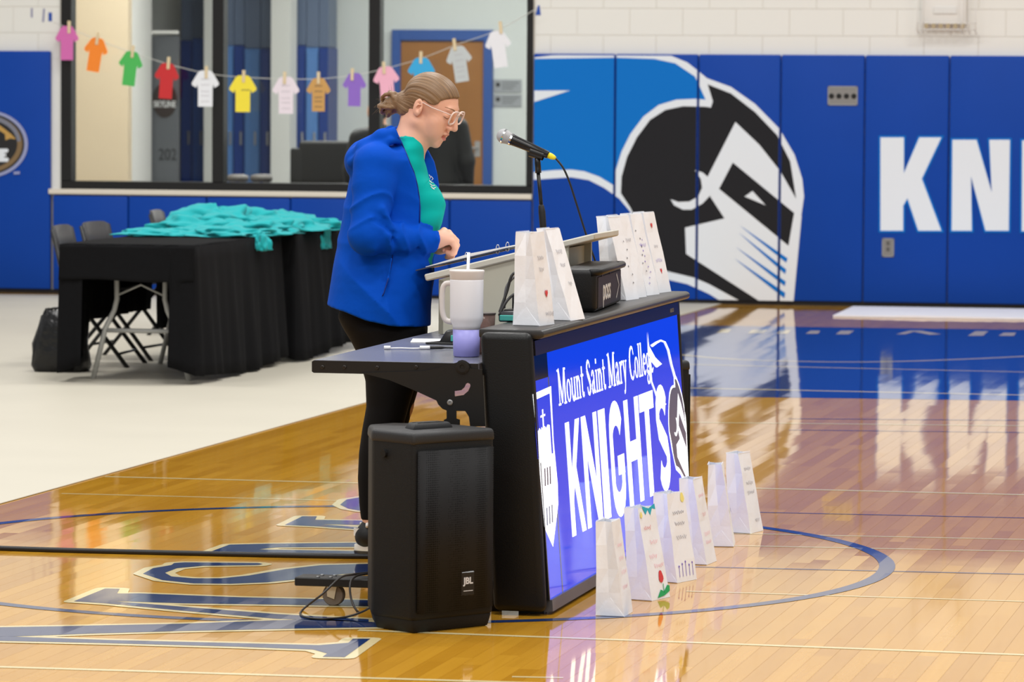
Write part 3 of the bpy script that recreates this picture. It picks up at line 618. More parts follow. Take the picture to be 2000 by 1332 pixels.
# its leads
rub = mat('black rubber cable', (22, 20, 20), rough=.45); cableg = mat('dark grey cable', (46, 42, 40), rough=.45)
def cable(name, label, pts, r, m=rub, n=8):
    o = MB().tube(spline(pts, n), r, 8).obj(name, m, None, smooth=True); return tag(o, label, 'cable')
y1 = atz(650, 1205).y
cable('power_cable', 'thin looped power cable from the foot bar to the back of the near loudspeaker', [pw(*ply(722, 1118, .13)), pw(*ply(690, 1122, .06)), pw(*ply(665, 1128, .03)), pw(*ply(630, 1160, -.03)), atz(592, 1190, .004), atz(590, 1203, .004), atz(625, 1209, .004), atz(670, 1206, .004), pw(*plz(705, 1196, .02)), (-.405, 12.29, .05)], .0035, cableg)
cable('power_cable', 'short grey cable curving down behind the near loudspeaker', [pw(*ply(722, 1120, .13)), pw(*ply(696, 1125, .05)), pw(*ply(684, 1140, .0)), pw(*ply(686, 1170, -.02)), pw(*ply(697, 1193, -.04)), pw(*ply(712, 1200, -.02))], .0035, cableg)
cable('floor_cable', 'long black cable lying straight across the wooden floor on the left', [atz(-80, 1068, .008), atz(100, 1074, .008), atz(300, 1079, .008), atz(480, 1083, .008), atz(640, 1086, .008), atz(760, 1087, .008), atz(900, 1088, .008)], .009)

# ================================================================ LECTERN AND MICROPHONE
grimy = mat('grimy off-white laminate', (196, 194, 184), rough=.5, var=(9, .14)); grimy2 = mat('off-white lectern panel', (178, 176, 162), rough=.55, var=(5, .1))
LY0, LY1 = 1.40, 1.80
lect = thing('lectern', 'small off-white sloped lectern standing on the shelf of the scorer table', 'lectern', pw(-.46, 1.6, .762), -PHI)
def ll(p, y=None): return (p[0]+.46, (p[1] if y is None else y)-1.6, p[2]-.762)
e0, e1, e2, e3 = ply(829, 536, LY0), ply(1163, 455, LY0), ply(1163, 468, LY0), ply(833, 549, LY0)
MB().prism([ll(p, LY0-.01) for p in (e0, e1, e2, e3)], [ll(p, LY1+.01) for p in (e0, e1, e2, e3)]).obj('desk_top', grimy, lect, bevel=.004, seg=1)
p0, p1 = ply(857, 546, LY0), ply(1144, 474, LY0); zs = .764
pr = [(p0.x, zs), (min(p1.x, -.225), zs), (min(p1.x, -.225), p1.z), (p0.x, p0.z)]
hs = [(lambda P: (P.x, P.z))(ply(x, y, LY0)) for x, y in ((1127, 522), (1127, 507), (1131, 504), (1135, 507), (1135, 522), (1131, 525))]
sd = min(p1.x, -.225)
hs = [(x+(sd-p1.x), z) for x, z in hs]
plate('side_panel', [ll((x, 0, z))[::2] for x, z in pr], [[ll((x, 0, z))[::2] for x, z in hs]], LY0-1.6, LY0-1.6+.016, grimy2, lect)
plate('side_panel', [ll((x, 0, z))[::2] for x, z in pr], [], LY1-1.6-.016, LY1-1.6, grimy2, lect)
MB().box(*[p0.x+.46, p0.x+.476], LY0-1.6, LY1-1.6, zs-.762, p0.z-.764).obj('back_board', grimy2, lect)
MB().box(.196, .212, LY0-1.584, LY1-1.616, zs-.762, p1.z-.785).obj('front_board', grimy2, lect)
# clip folder and loose pages on the slope
f0, f1 = ply(812, 527, LY0+.05), ply(992, 484, LY0+.05)
fo = thing('ring_binder', 'open ring binder with white pages lying on the sloped lectern', 'binder', pw(*f0), -PHI)
def fl_(p, y, dz=0.): return (p[0]-f0.x, y-(LY0+.05), p[2]-f0.z+dz)
MB().prism([fl_(p, LY0+.05, d) for p, d in ((f0, -.004), (f1, -.004), (f1, 0), (f0, 0))], [fl_(p, LY1-.03, d) for p, d in ((f0, -.004), (f1, -.004), (f1, 0), (f0, 0))]).obj('cover', mat('dark binder cover', (52, 60, 84), rough=.4), fo)
g0, g1 = f0.lerp(f1, .10), f0.lerp(f1, 1.04)
page = mat('white paper', (240, 240, 240), rough=.6, var=(30, .02))
for a_, b2, h1, h2 in ((0, .52, .003, .012), (.5, 1.0, .012, .005)):
    u, v_ = g0.lerp(g1, a_), g0.lerp(g1, b2)
    MB().prism([fl_(u, LY0+.06, .001), fl_(v_, LY0+.06, .001), fl_(v_, LY0+.06, h2), fl_(u, LY0+.06, h1)], [fl_(u, LY1-.05, .001), fl_(v_, LY1-.05, .001), fl_(v_, LY1-.05, h2), fl_(u, LY1-.05, h1)]).obj('pages', page, fo)
chrome = mat('bright chrome', (205, 205, 205), rough=.12, metal=1.)
for (x, y) in ((911, 502), (972, 487), (991, 482)):
    P = ply(x, y, LY0+.08); cen = Vector(fl_(P, LY0+.08))
    MB().tube([cen+Vector((.006*cos(t), 0, .016*sin(t))) for t in [2*pi*k/14 for k in range(14)]], .0013, 6, closed=True).obj('ring', chrome, fo, smooth=True)
# microphone on its stand
SY = 1.93
ms = thing('microphone_stand', 'slim black microphone stand rising behind the lectern', 'microphone stand', pw(*ply(1066, 500, SY).to_2d(), .762), -PHI)
sb_ = ply(1066, 500, SY)
def sl_(x, y): p = ply(x, y, SY); return Vector((p.x-sb_.x, 0, p.z-.762))
MB().lathe([(.0, 0), (.075, 0), (.078, .006), (.07, .014), (.02, .022), (.012, .03)], 28).obj('base', blacksteel, ms, smooth=True)
MB().tube([(0, 0, .02), sl_(1063, 470), sl_(1060, 445)], .010, 12).obj('lower_tube', blacksteel, ms, smooth=True)
MB().tube([sl_(1061.5, 450), sl_(1061, 446), sl_(1058.5, 414), sl_(1057, 402), sl_(1056.5, 399)], [.009, .012, .0125, .010, .006], 14).obj('clutch', mat('black grip rubber', (26, 24, 24), rough=.6), ms, smooth=True)
MB().tube([sl_(1058, 410), sl_(1051, 335)], .0068, 12).obj('upper_tube', blacksteel, ms, smooth=True)
MB().tube([sl_(1051.5, 338), sl_(1050, 318), sl_(1049, 306)], [.011, .011, .009], 12).obj('swivel', lami, ms, smooth=True)
a_, b2 = sl_(1036, 294), sl_(1062, 303)
MB().tube([a_+Vector((0, 0, -.003)), b2+Vector((0, 0, -.003))], [.019, .017], 16, caps=False).obj('clip', lami, ms, smooth=True)
mh = ply(984, 266, SY); mtail = ply(1071, 303, SY)
mic = thing('microphone', 'handheld vocal microphone with silver mesh head clipped to the stand', 'microphone', pw(*mh), -PHI)
ax = (mtail-mh).normalized(); MR = ax.to_track_quat('Z', 'X').to_matrix().to_4x4()
LN = (mtail-mh).length
mesh_m = mat('silver wire mesh', (185, 185, 187), rough=.45, metal=.5, var=(500, .4), bump=(700, .8, .004))
MB().lathe([(.001, -.0255)]+[(.0255*sin(t), -.0255*cos(t)) for t in [pi*k/12*.62 for k in range(1, 13)]]+[(.022, .018), (.020, .030)], 24, M=MR).obj('grille_head', mesh_m, mic, smooth=True)
MB().lathe([(.0235, -.002), (.0262, -.002), (.0262, .003), (.0235, .003)], 28, M=MR).obj('grille_band', chrome, mic)
MB().lathe([(.019, .026), (.0215, .026), (.0212, .032), (.019, .032)], 28, M=MR).obj('collar', chrome, mic)
MB().lathe([(.0195, .031), (.0195, .036), (.0185, .05), (.0165, LN*.55), (.0135, LN-.004), (.012, LN)], 24, M=MR).obj('handle', mat('satin black handle', (14, 14, 15), rough=.25), mic, smooth=True)
MB().lathe([(.0105, LN), (.0105, LN+.012), (.008, LN+.022), (.005, LN+.028)], 16, M=MR).obj('plug', mat('yellow cable plug', (236, 214, 40), rough=.4), mic, smooth=True)
cp_ = [ply(1086, 310, SY), ply(1100, 328, SY), ply(1112, 355, SY), ply(1125, 395, SY), ply(1139, 440, SY), ply(1152, 480, SY), ply(1163, 512, SY), ply(1172, 548, SY+.03), ply(1176, 588, SY+.1)]
cable('microphone_cable', 'thin black cable hanging from the yellow plug of the microphone', [pw(*p) for p in cp_], .0036)

# ================================================================ THINGS ON THE TABLE
def rbox(name, m, parent, x0, x1, y0, y1, z0, z1, b=.004, seg=2): return MB().box(x0, x1, y0, y1, z0, z1).obj(name, m, parent, bevel=b, seg=seg)
TZ = .864
# possession box
qa, qb = plz(1164, 611, TZ), plz(1216, 590, TZ); pang = math.atan2((qb-qa).x, (qb-qa).y)
pb = thing('possession_indicator', 'black padded possession indicator box reading poss with an arrow', 'possession indicator', pw(qa.x, qa.y, TZ) + (-.078)*(EW*cos(pang)-EL*sin(pang)), -PHI-pang)
rbox('housing', vinyl, pb, -.045, .078, 0, .66, 0, .142, .018, 4)
rbox('front_plate', mat('matt black plate', (16, 15, 16), rough=.45), pb, .076, .081, .03, .63, .012, .115, .002, 1)
q = MB(); q.tube([(.06, .0, .13), (.085, .02, .132), (.085, .64, .132), (.06, .66, .13)], .012, 10); q.obj('top_roll', vinyl, pb, smooth=True)
wpr = mat('off-white lettering', (222, 222, 222), rough=.5)
TM = Matrix(((0, 0, 1, 0), (1, 0, 0, 0), (0, 1, 0, 0), (0, 0, 0, 1)))
text('lettering', 'poss', wpr, pb, Matrix.Translation((.0815, .25, .066)) @ TM, size=.105, sx=1.05, bold=.001)
q = MB()
q.ribbon([(.50, .105), (.57, .066), (.50, .025)], .008, lambda a, v: (.0822, a, v)); q.obj('arrow', wpr, pb)
for a in (.12, .32): MB().lathe([(.006, 0), (.006, .002)], 12, M=Matrix.Translation((.081, a, .118)) @ Matrix.Rotation(pi/2, 4, 'Y')).obj('lamp', mat('small dark lamp', (30, 22, 22), rough=.3), pb)
# tumbler
P = plz(906.5, 698, .762)
tb = thing('tumbler', 'white and lilac handled tumbler with a straw on the corner of the shelf', 'tumbler', pw(P.x, P.y+.03, .7625), -PHI)
whp = mat('white powder coat', (226, 227, 234), rough=.4); lil = mat('lilac powder coat', (156, 154, 224), rough=.4); lidm = mat('frosted lid', (214, 208, 206), rough=.35)
MB().lathe([(.036, 0), (.0405, .003), (.0425, .086)], 36).obj('lower_body', lil, tb, smooth=True)
MB().lathe([(.0427, .085), (.0432, .096), (.0500, .112), (.0515, .125), (.0520, .236), (.0515, .238)], 36).obj('upper_body', whp, tb, smooth=True)
MB().lathe([(.050, .236), (.0515, .240), (.0545, .262), (.0550, .266), (.053, .268), (.01, .266)], 36).obj('lid', lidm, tb, smooth=True)
hp = [(-.045, 0, .226), (-.066, 0, .224), (-.076, 0, .208), (-.078, 0, .17), (-.076, 0, .135), (-.066, 0, .112), (-.045, 0, .106)]
q = MB().tube(spline(hp, 5), .0085, 10); q.obj('handle', lidm, tb, smooth=True)
MB().tube([(0.0, .006, .2), (.004, .006, .322)], .005, 10).obj('straw', mat('white straw', (236, 236, 240), rough=.3), tb, smooth=True)
# tinted cup behind it
P = plz(947, 660, .762)
cp = thing('cup', 'smoky clear plastic cup standing behind the tumbler', 'cup', pw(ply(944, 650, .42).x, .42, .763), -PHI)
smoky = mat('smoky clear plastic', (190, 160, 150), rough=.1, trans=.75, ior=1.2)
MB().lathe([(.0, 0), (.030, 0), (.038, .125), (.0365, .125), (.029, .004), (.0, .004)], 28).obj('wall', smoky, cp, smooth=True)
MB().lathe([(.0365, .124), (.039, .124), (.039, .129), (.0365, .129)], 28).obj('rim', mat('dark rim', (70, 60, 58), rough=.3), cp)
# charger block, dongle, card, power strip
P = plz(868, 677, .762)
t = thing('charging_dock', 'small black charging dock lying on the shelf beside the tumbler', 'charging dock', pw(P.x-.005, P.y+.14, .7625), -PHI)
q = MB(); q.prism([(-.045, -.03, 0), (.045, -.03, 0), (.045, .05, 0), (-.045, .05, 0)], [(-.018, -.02, .045), (.04, -.02, .05), (.04, .04, .05), (-.018, .04, .045)]); q.obj('body', lami, t, bevel=.006, seg=2)
rbox('teal_insert', mat('teal plastic', (70, 170, 160), rough=.4), t, .0, .035, -.034, -.02, .01, .03, .002, 1)
MB().tube(spline([(-.03, -.02, .008), (-.07, -.03, .004), (-.075, -.05, .004), (-.04, -.06, .004), (.02, -.06, .004)], 6), .0035, 8).obj('lead', rub, t, smooth=True)
A, B = plz(750, 683, .762), plz(820, 683, .762)
t = thing('adapter_cable', 'short white adapter cable lying on the grey shelf', 'adapter', pw(*A.to_2d(), .7625), -PHI)
d_ = (B-A); wcb = mat('white cable plastic', (240, 240, 242), rough=.35)
def on(u, z=.004, o=0.): return Vector((d_.x*u, d_.y*u+o, z))
MB().tube([on(0, .006), on(.18, .006)], .006, 10).obj('plug', wcb, t, smooth=True); MB().tube([on(1.0, .006), on(1.28, .006)], .006, 10).obj('socket', wcb, t, smooth=True)
MB().tube(spline([on(.18), on(.45, .004, .01), on(.8, .004, -.01), on(1.0)], 5), .0022, 8).obj('lead', wcb, t, smooth=True)
MB().tube(spline([on(1.28, .006), on(1.6, .006), on(2.2, .004, .02), on(2.9, .004, .05)], 5), [.005]*6+[.0025]*10, 8).obj('black_lead', rub, t, smooth=True)
P = plz(826, 669, .762)
q = MB().prism([(-.05, -.06, 0), (.06, -.06, 0), (.06, .12, 0), (-.05, .12, 0)], [(-.05, -.06, .002), (.06, -.06, .002), (.06, .12, .002), (-.05, .12, .002)]).obj('paper_card', page)
q.location = pw(P.x, P.y+.05, .7625); q.rotation_euler = (0, 0, -PHI+.2); tag(q, 'small white card lying flat on the grey shelf near the lectern', 'card')
t = thing('scoreboard_controller', 'grey and teal scoreboard controller box on the worktop under the tangled cables', 'controller', pw(-.19, .42, TZ), -PHI)
rbox('case', mat('charcoal controller case', (64, 66, 70), rough=.45), t, -.055, .05, 0, .34, 0, .034, .006, 2)
rbox('teal_panel', mat('teal plastic', (70, 170, 160), rough=.4), t, -.05, .05, -.006, .002, .004, .022, .002, 1)
rbox('keypad', lami, t, -.045, .045, .03, .3, .033, .038, .002, 1)
rbox('plug_block', mat('black plug', (14, 14, 15), rough=.4), t, -.03, .03, .08, .13, .034, .085, .006, 2); rbox('plug_block', mat('blue plug', (20, 44, 150), rough=.4), t, .0, .035, .2, .25, .036, .1, .006, 2)
for k, (pts) in enumerate(([(-.05, .06, .04), (-.045, .08, .11), (-.01, .1, .14), (.02, .1, .08)], [(-.055, .02, .03), (-.04, .05, .09), (-.02, .07, .15), (.03, .12, .12), (.05, .12, .04)], [(-.01, .1, .1), (.0, .12, .16), (.03, .16, .13), (.055, .18, .03)], [(-.052, .0, .02), (-.03, .03, .07), (.0, .1, .09), (.05, .2, .05)])):
    MB().tube(spline(pts, 7), .0045, 8).obj('lead', rub if k % 2 else mat('grey lead', (90, 90, 92), rough=.4), t, smooth=True)

# ================================================================ PAPER BAGS
bagm = mat('white kraft paper', (236, 238, 244), rough=.6, var=(14, .03), bump=(22, .35, .006), sss=0.)
pens = dict(r=(206, 62, 66), p=(232, 150, 168), v=(120, 96, 190), k=(44, 44, 60), g=(32, 160, 92), y=(236, 222, 130), t=(40, 168, 190), n=(96, 92, 110))
def pen(c): return mat('marker pen '+c, pens[c], rough=.7)
def scribble(q, a, v, ln, h, rnd_, place, wd):
    P = []; n = max(5, int(ln/.006))
    for k in range(n+1): P.append((a+ln*k/n, v+h*(.5*(-1)**k*rnd_.uniform(.4, 1))))
    q.ribbon(P, wd, place)
def bag(label, loc, rz, marks, seed, w=.088, d=.128, h=.285, taper=.55, group='decorated white paper bags', lean=0.):
    """w across (gusset side faces -y), d along the printed side (+x)"""
    t = thing('paper_bag', label, 'paper bag', loc, rz, group); r = random.Random(seed)
    V = []; Fc = []; lv = [0, .012, .25, .5, .75, 1.]
    for l in lv:
        ww = w*(1-(1-taper)*l)/2; dd = d/2*(1-.10*l); pin = .030*max(0, l-.15)*(.6+.4*r.random()); sh = lean*l
        j = lambda s=.0022: r.uniform(-s, s)*(l > .1)
        V += [(-ww+sh+j(), -dd+j(), h*l), (0+sh+j(), -dd+pin, h*l), (ww+sh+j(), -dd+j(), h*l), (ww+sh+j(), 0+j(), h*l), (ww+sh+j(), dd+j(), h*l), (sh+j(), dd-pin, h*l), (-ww+sh+j(), dd+j(), h*l), (-ww+sh+j(), j(), h*l)]
    n = 8
    for a in range(len(lv)-1):
        for k in range(n): Fc.append((a*n+k, a*n+(k+1) % n, (a+1)*n+(k+1) % n, (a+1)*n+k))
    Fc.append(tuple(range(n-1, -1, -1)))
    o = obj('sides', V, Fc, bagm, t, solid=.0006)
    # folded triangle flap at the foot of the gusset side
    ww = w/2*.99
    MB().prism([(-ww, -d/2-.0025, .002), (ww, -d/2-.0025, .002), (0, -d/2+.002, h*.20)], [(-ww, -d/2-.0012, .002), (ww, -d/2-.0012, .002), (0, -d/2+.004, h*.20)]).obj('foot_fold', bagm, t)
    # pinked mouth
    tw = w*taper/2; dd = d/2*.9
    for s_ in (-1, 1):
        z = MB()
        for k in range(12):
            y0 = -dd+2*dd*k/12; z.add([(s_*tw+lean, y0, h-.001), (s_*tw+lean, y0+2*dd/12, h-.001), (s_*tw+lean, y0+dd/12, h+.004)], [(0, 1, 2)])
        z.obj('pinked_edge', bagm, t, solid=.0006)
    def place(a, v):
        l = v/h; return ((w*(1-(1-taper)*l))/2+lean*l+.0016+.0006, a*(1-.1*l), v)
    def face(a, v): l = v/h; return (w*(1-(1-taper)*l)/2*a*2+lean*l, -d/2*(1-.1*l)+.02*l-.003, v)
    for mk in marks:
        q = MB()
        if mk[0] == 'w': scribble(q, mk[2]-.5*mk[4]*d, mk[3]*h, mk[4]*d, .016, r, place, .0022)
        elif mk[0] == 'dots':
            for k in range(mk[4]):
                a, v = mk[2]+r.uniform(-.02, .02), h*(mk[3]+.6*k/mk[4]); q.add([place(a-.004, v), place(a, v-.004), place(a+.004, v), place(a, v+.004)], [(0, 1, 2, 3)])
        elif mk[0] == 'blob':
            q.poly([place(mk[2]+mk[4]*cos(2*pi*k/14)*(1+.15*sin(5*k)), mk[3]*h+mk[4]*1.2*sin(2*pi*k/14)) for k in range(14)])
        elif mk[0] == 'heart':
            q.poly([place(mk[2]+mk[4]*x, mk[3]*h+mk[4]*y) for x, y in ((0, -1), (.9, .1), (.8, .7), (.35, .8), (0, .4), (-.35, .8), (-.8, .7), (-.9, .1))])
        elif mk[0] == 'stem':
            q.ribbon([(mk[2], mk[3]*h), (mk[2]+.004, mk[3]*h+.028)], .004, place); q.poly([place(mk[2]+x, mk[3]*h+y) for x, y in ((-.05, -.012), (-.02, .012), (0, .004), (.03, .022), (.045, .018), (.04, .002), (0, -.008))])
        elif mk[0] == 'crown':
            q.poly([place(mk[2]+x*.05, mk[3]*h+y*.02) for x, y in ((-1, .8), (-.6, -.6), (-.2, .1), (.1, -.8), (.5, .2), (1, .0), (1, .9), (0, .3))])
        elif mk[0] == 'flowers':
            for k in range(5):
                a = mk[2]-.045+.022*k; q.ribbon([(a, mk[3]*h), (a+.003, mk[3]*h+.03+.006*(k % 3))], .0025, place); q.poly([place(a+.003+.004*cos(2*pi*j/8), mk[3]*h+.034+.006*(k % 3)+.004*sin(2*pi*j/8)) for j in range(8)])
        q.obj('drawing', pen(mk[1]), o)
    return t
FB = [  # floor bags: pixel of the near left foot, drawings, label
    ((1163, 1203), [('w', 'p', 0., .74, .5), ('w', 'p', 0., .6, .45), ('w', 'p', .01, .45, .5), ('w', 'p', 0., .3, .5)], 'white paper bag nearest the camera on the floor by the table, faint pink writing', 11, -.014),
    ((1231, 1172), [('crown', 't', .01, .965), ('blob', 'y', -.052, .93, .008), ('w', 'r', -.02, .78, .4), ('w', 'p', .01, .62, .4), ('w', 'p', -.01, .47, .4), ('w', 'p', .02, .36, .5), ('blob', 'r', .02, .24, .016), ('stem', 'g', .025, .06)], 'white paper bag on the floor with a red tulip and green leaves drawn on it', 12, -.026),
    ((1285, 1137), [('blob', 'y', .04, .94, .013), ('w', 'n', 0., .78, .6), ('w', 'n', 0., .65, .5), ('w', 'n', 0., .5, .5), ('flowers', 'v', .0, .06)], 'white paper bag on the floor with a row of small drawn flowers at its foot', 13, -.02),
    ((1333, 1102), [('w', 'p', 0., .8, .5), ('w', 'r', 0., .58, .3), ('w', 'p', 0., .35, .5), ('w', 'p', 0., .25, .5)], 'white paper bag on the floor with pale red writing, fourth from the camera', 14, -.024),
    ((1379, 1067), [('blob', 'k', .04, .42, .008), ('blob', 'r', .03, .85, .005)], 'plain white paper bag on the floor with a small dark mark, fifth from the camera', 15, -.018),
    ((1426, 1041), [('w', 'n', 0., .8, .5), ('w', 'n', 0., .62, .5), ('w', 'n', .0, .5, .5), ('w', 'n', .02, .15, .3)], 'white paper bag on the floor with grey writing, farthest from the camera', 16, -.024)]
for ((px, py), mk, lb, sd_, ln_), rz_ in zip(FB, (-.02, -.28, -.34, -.1, .12, -.22)):
    P = plz(px, py, 0); bag(lb, pw(P.x+.046, P.y+.062, .0005), -PHI+rz_, mk, sd_, group='paper bags on the floor', lean=ln_-.008)
TBG = [((1005, 641), [('w', 'n', .0, .72, .4), ('w', 'n', .0, .6, .3), ('heart', 'r', .02, .34, .013), ('w', 'n', .03, .12, .5)], 'white paper bag with a red heart standing on the worktop nearest the tumbler', 21, -.014, .30),
       ((1067, 626), [('w', 'n', 0, .75, .4), ('w', 'n', .0, .6, .3), ('w', 'k', .02, .4, .2)], 'white paper bag with black writing standing on the worktop left of the possession box', 22, -.060, .62),
       ((1180, 592), [('dots', 'k', .04, .2, 6)], 'white paper bag with tiny black dots on the worktop beside the possession box', 23, -.05, 1.92),
       ((1196, 588), [('w', 'n', 0, .7, .4)], 'plain cream-white paper bag squeezed second among the worktop bags at the far end', 24, -.045, 2.075),
       ((1222, 579), [('w', 'v', 0, .62, .5), ('dots', 'v', .0, .15, 9), ('dots', 'k', -.03, .3, 6)], 'white paper bag dotted with violet marks on the far end of the worktop', 25, -.045, 2.27),
       ((1246, 574), [('heart', 'r', .0, .84, .011), ('w', 'n', 0, .58, .3), ('w', 'v', .0, .4, .5), ('heart', 'r', .0, .27, .011)], 'white paper bag with red hearts and violet writing at the far corner of the worktop', 26, -.042, 2.48)]
for ((px, py), mk, lb, sd_, ln_, yy), tp_ in zip(TBG, (.55, .36, .5, .45, .42, .42)):
    P = plz(px, py, TZ)
    yq = (P.y+.07) if not yy else yy
    x_ = ply(px, py, yq-.064).x+.046
    bag(lb, pw(min(max(x_, -.172), -.07), yq, TZ+.0005), -PHI-.16, mk, sd_, group='paper bags on the worktop', lean=ln_, taper=tp_)
# ================================================================ TABLES, CHAIRS AND SHIRTS AT THE BACK
clothm = mat('black polyester cloth', (15, 15, 17), rough=.9, var=(40, .15), spec=.15)
TH = .74
FR, FL, BR = atz(379, 482, TH), atz(131, 474, TH), atz(553, 459, TH)
td = Vector(((BR-FR).x, (BR-FR).y, 0)).normalized(); TA = math.atan2(-td.x, td.y); tx = Vector((td.y, -td.x, 0))
TW = .74
greyt = mat('grey painted leg tube', (188, 188, 184), rough=.4); ply_ = mat('dark table board', (60, 58, 56), rough=.6)
def smooth_noise(x, s): return sin(x*7.1+s)+.6*sin(x*16.3+2.3*s)+.35*sin(x*33.0+1.1*s)
def table(label, clabel, loc, L_, near_drop, seed):
    """loc: near right corner at floor level; local x to the left is negative"""
    t = thing('folding_table', label, 'table', loc, TA, 'folding tables by the back wall'); W_ = TW
    MB().box(-W_, 0, .0, L_, TH-.035, TH-.004).obj('table_top', ply_, t, bevel=.006, seg=1)
    for yy in (.26, L_-.26):
        xs = [(-.467, .545), (-.467, .42), (-.53, .295), (-.60, .012)]
        cx = -W_/2
        for s_ in (-1, 1):
            MB().tube([(cx+s_*.14, yy, TH-.03), (cx+s_*.135, yy, .44), (cx+s_*.15, yy, .38), (cx+s_*.20, yy, .28), (cx+s_*.27, yy, .0)], .0145, 10).obj('leg', greyt, t, smooth=True)
        MB().tube([(cx-.205, yy, .27), (cx+.205, yy, .27)], .012, 8).obj('cross_bar', greyt, t, smooth=True)
        MB().tube([(cx-.135, yy, .46), (cx, yy, .52), (cx+.135, yy, .46)], .006, 8).obj('brace', greyt, t, smooth=True)
    # cloth
    cl = MB(); nz = 10
    def wall_(path, zb, amp, flare):
        n = len(path); acc = 0; base = len(cl.V); rows = []
        for k, (x, y, nx, ny) in enumerate(path):
            if k: acc += math.hypot(x-path[k-1][0], y-path[k-1][1])
            col = []
            for j in range(nz+1):
                f = j/nz; d = flare*f+amp*f*(.55+.45*smooth_noise(acc*2.2, seed))
                zz = TH+.003-(TH-zb(acc))*f; col.append((x+nx*d, y+ny*d, zz))
            rows.append(col)
        cl.add([p for c_ in rows for p in c_], [(k*(nz+1)+j, (k+1)*(nz+1)+j, (k+1)*(nz+1)+j+1, k*(nz+1)+j+1) for k in range(n-1) for j in range(nz)])
    def side(s_):
        x = .004 if s_ > 0 else -W_-.004; P = []
        for k in range(7): P.append((x-s_*.13*(1-k/6), -.004, s_*.3*(k/6), -.8-.2*(1-k/6)))
        m = 46
        for k in range(1, m+1): P.append((x, -.004+(L_+.008)*k/m, s_, -.5*max(0, 1-k/3)))
        return P
    hem = lambda a: .028+.018*sin(a*3+seed)+.05*max(0, .14-a)/.14
    wall_(side(1), hem, .035, .03); wall_(side(-1), (lambda a: hem(a) if a < .5 else min(.30, hem(a)+(a-.5)*1.2)) if seed < 2 else (lambda a: .52+.02*sin(a*4)), .03, .012)
    nd = [(-W_-.004+(W_+.008)*k/16, -.006, 0, -1) for k in range(17)]
    wall_(nd, lambda a: TH-near_drop+.006*sin(a*9), .012, .012)
    fd = [(-W_-.004+(W_+.008)*k/16, L_+.004, 0, 1) for k in range(17)]
    wall_(fd, lambda a: (TH-.55 if seed < 2 else TH-.2), .012, .012)
    gx = 12; gy = 16; base = [(-W_-.004+(W_+.008)*i/gx, -.004+(L_+.008)*j/gy, TH+.003+.002*abs(sin(i*1.7+j*.9))) for j in range(gy+1) for i in range(gx+1)]
    cl.add(base, [(j*(gx+1)+i, j*(gx+1)+i+1, (j+1)*(gx+1)+i+1, (j+1)*(gx+1)+i) for j in range(gy) for i in range(gx)])
    o = obj('tablecloth', cl.V, cl.F, clothm, None); o.location = loc; o.rotation_euler = (0, 0, TA)
    bm = bmesh.new(); bm.from_mesh(o.data); bmesh.ops.remove_doubles(bm, verts=bm.verts, dist=.012); bmesh.ops.recalc_face_normals(bm, faces=bm.faces); bm.to_mesh(o.data); bm.free()
    o.data.polygons.foreach_set('use_smooth', [True]*len(o.data.polygons))
    md = o.modifiers.new('thickness', 'SOLIDIFY'); md.thickness = .0025; md.offset = 1
    tag(o, clabel, 'tablecloth', 'black tablecloths')
    return t
g0 = Vector((FR.x, FR.y, 0))
table('folding table with pale tube legs showing under a black cloth, nearest the beige floor edge', 'black cloth over the near folding table, its short end raised above grey legs', g0, 1.83, .19, 1.3)
g1 = g0+td*1.93+tx*.06
table('second folding table under black cloth, hidden behind the standing speaker', 'black cloth on the second table, covered by teal shirts', g1, 1.83, .55, 4.1)
def tl(x, y, z): return g0+tx*x+td*y+Vector((0, 0, z))
# folding chairs pushed in from the far side
chm = mat('dark grey plastic chair', (58, 57, 60), rough=.5); chl = mat('black chair tube', (22, 22, 23), rough=.4)
def chair(label):
    t = thing('folding_chair', label, 'chair', group='dark folding chairs behind the black tables')
    rows = [(k/8, -.22+.44*k/8) for k in range(9)]
    q = MB()
    for (z0, z1, x0, x1) in ((.60, .80, -.17, -.215),):
        n = 8; V = []
        for j in range(3):
            f = j/2
            for k in range(n+1): u = -1+2*k/n; V.append((x0+(x1-x0)*f-.03*(1-u*u), u*.20, z0+(z1-z0)*f-(.02*u**6 if j == 2 else 0)))
        q.add(V, [(j*(n+1)+k, j*(n+1)+k+1, (j+1)*(n+1)+k+1, (j+1)*(n+1)+k) for j in range(2) for k in range(n)])
    q.obj('backrest', chm, t, smooth=True, solid=.018, off=0)
    MB().prism([(-.17, -.19, .43), (.2, -.2, .445), (.2, .2, .445), (-.17, .19, .43)], [(-.17, -.19, .445), (.2, -.2, .46), (.2, .2, .46), (-.17, .19, .445)]).obj('seat', chm, t, bevel=.005, seg=1)
    for s_ in (-1, 1):
        MB().tube([(-.22, s_*.215, .78), (-.15, s_*.215, .48), (.22, s_*.215, .0)], .0125, 8).obj('front_leg', chl, t, smooth=True)
        MB().tube([(.12, s_*.19, .43), (-.24, s_*.19, .0)], .0115, 8).obj('rear_leg', chl, t, smooth=True)
    MB().tube([(.16, -.215, .08), (.16, .215, .08)], .008, 8).obj('stretcher', chl, t, smooth=True)
    MB().tube([(-.17, -.19, .09), (-.17, .19, .09)], .008, 8).obj('stretcher', chl, t, smooth=True)
    return t
c_ = chair('dark grey folding chair behind the raised end of the near table')
crot = math.atan2(tx.y, tx.x)
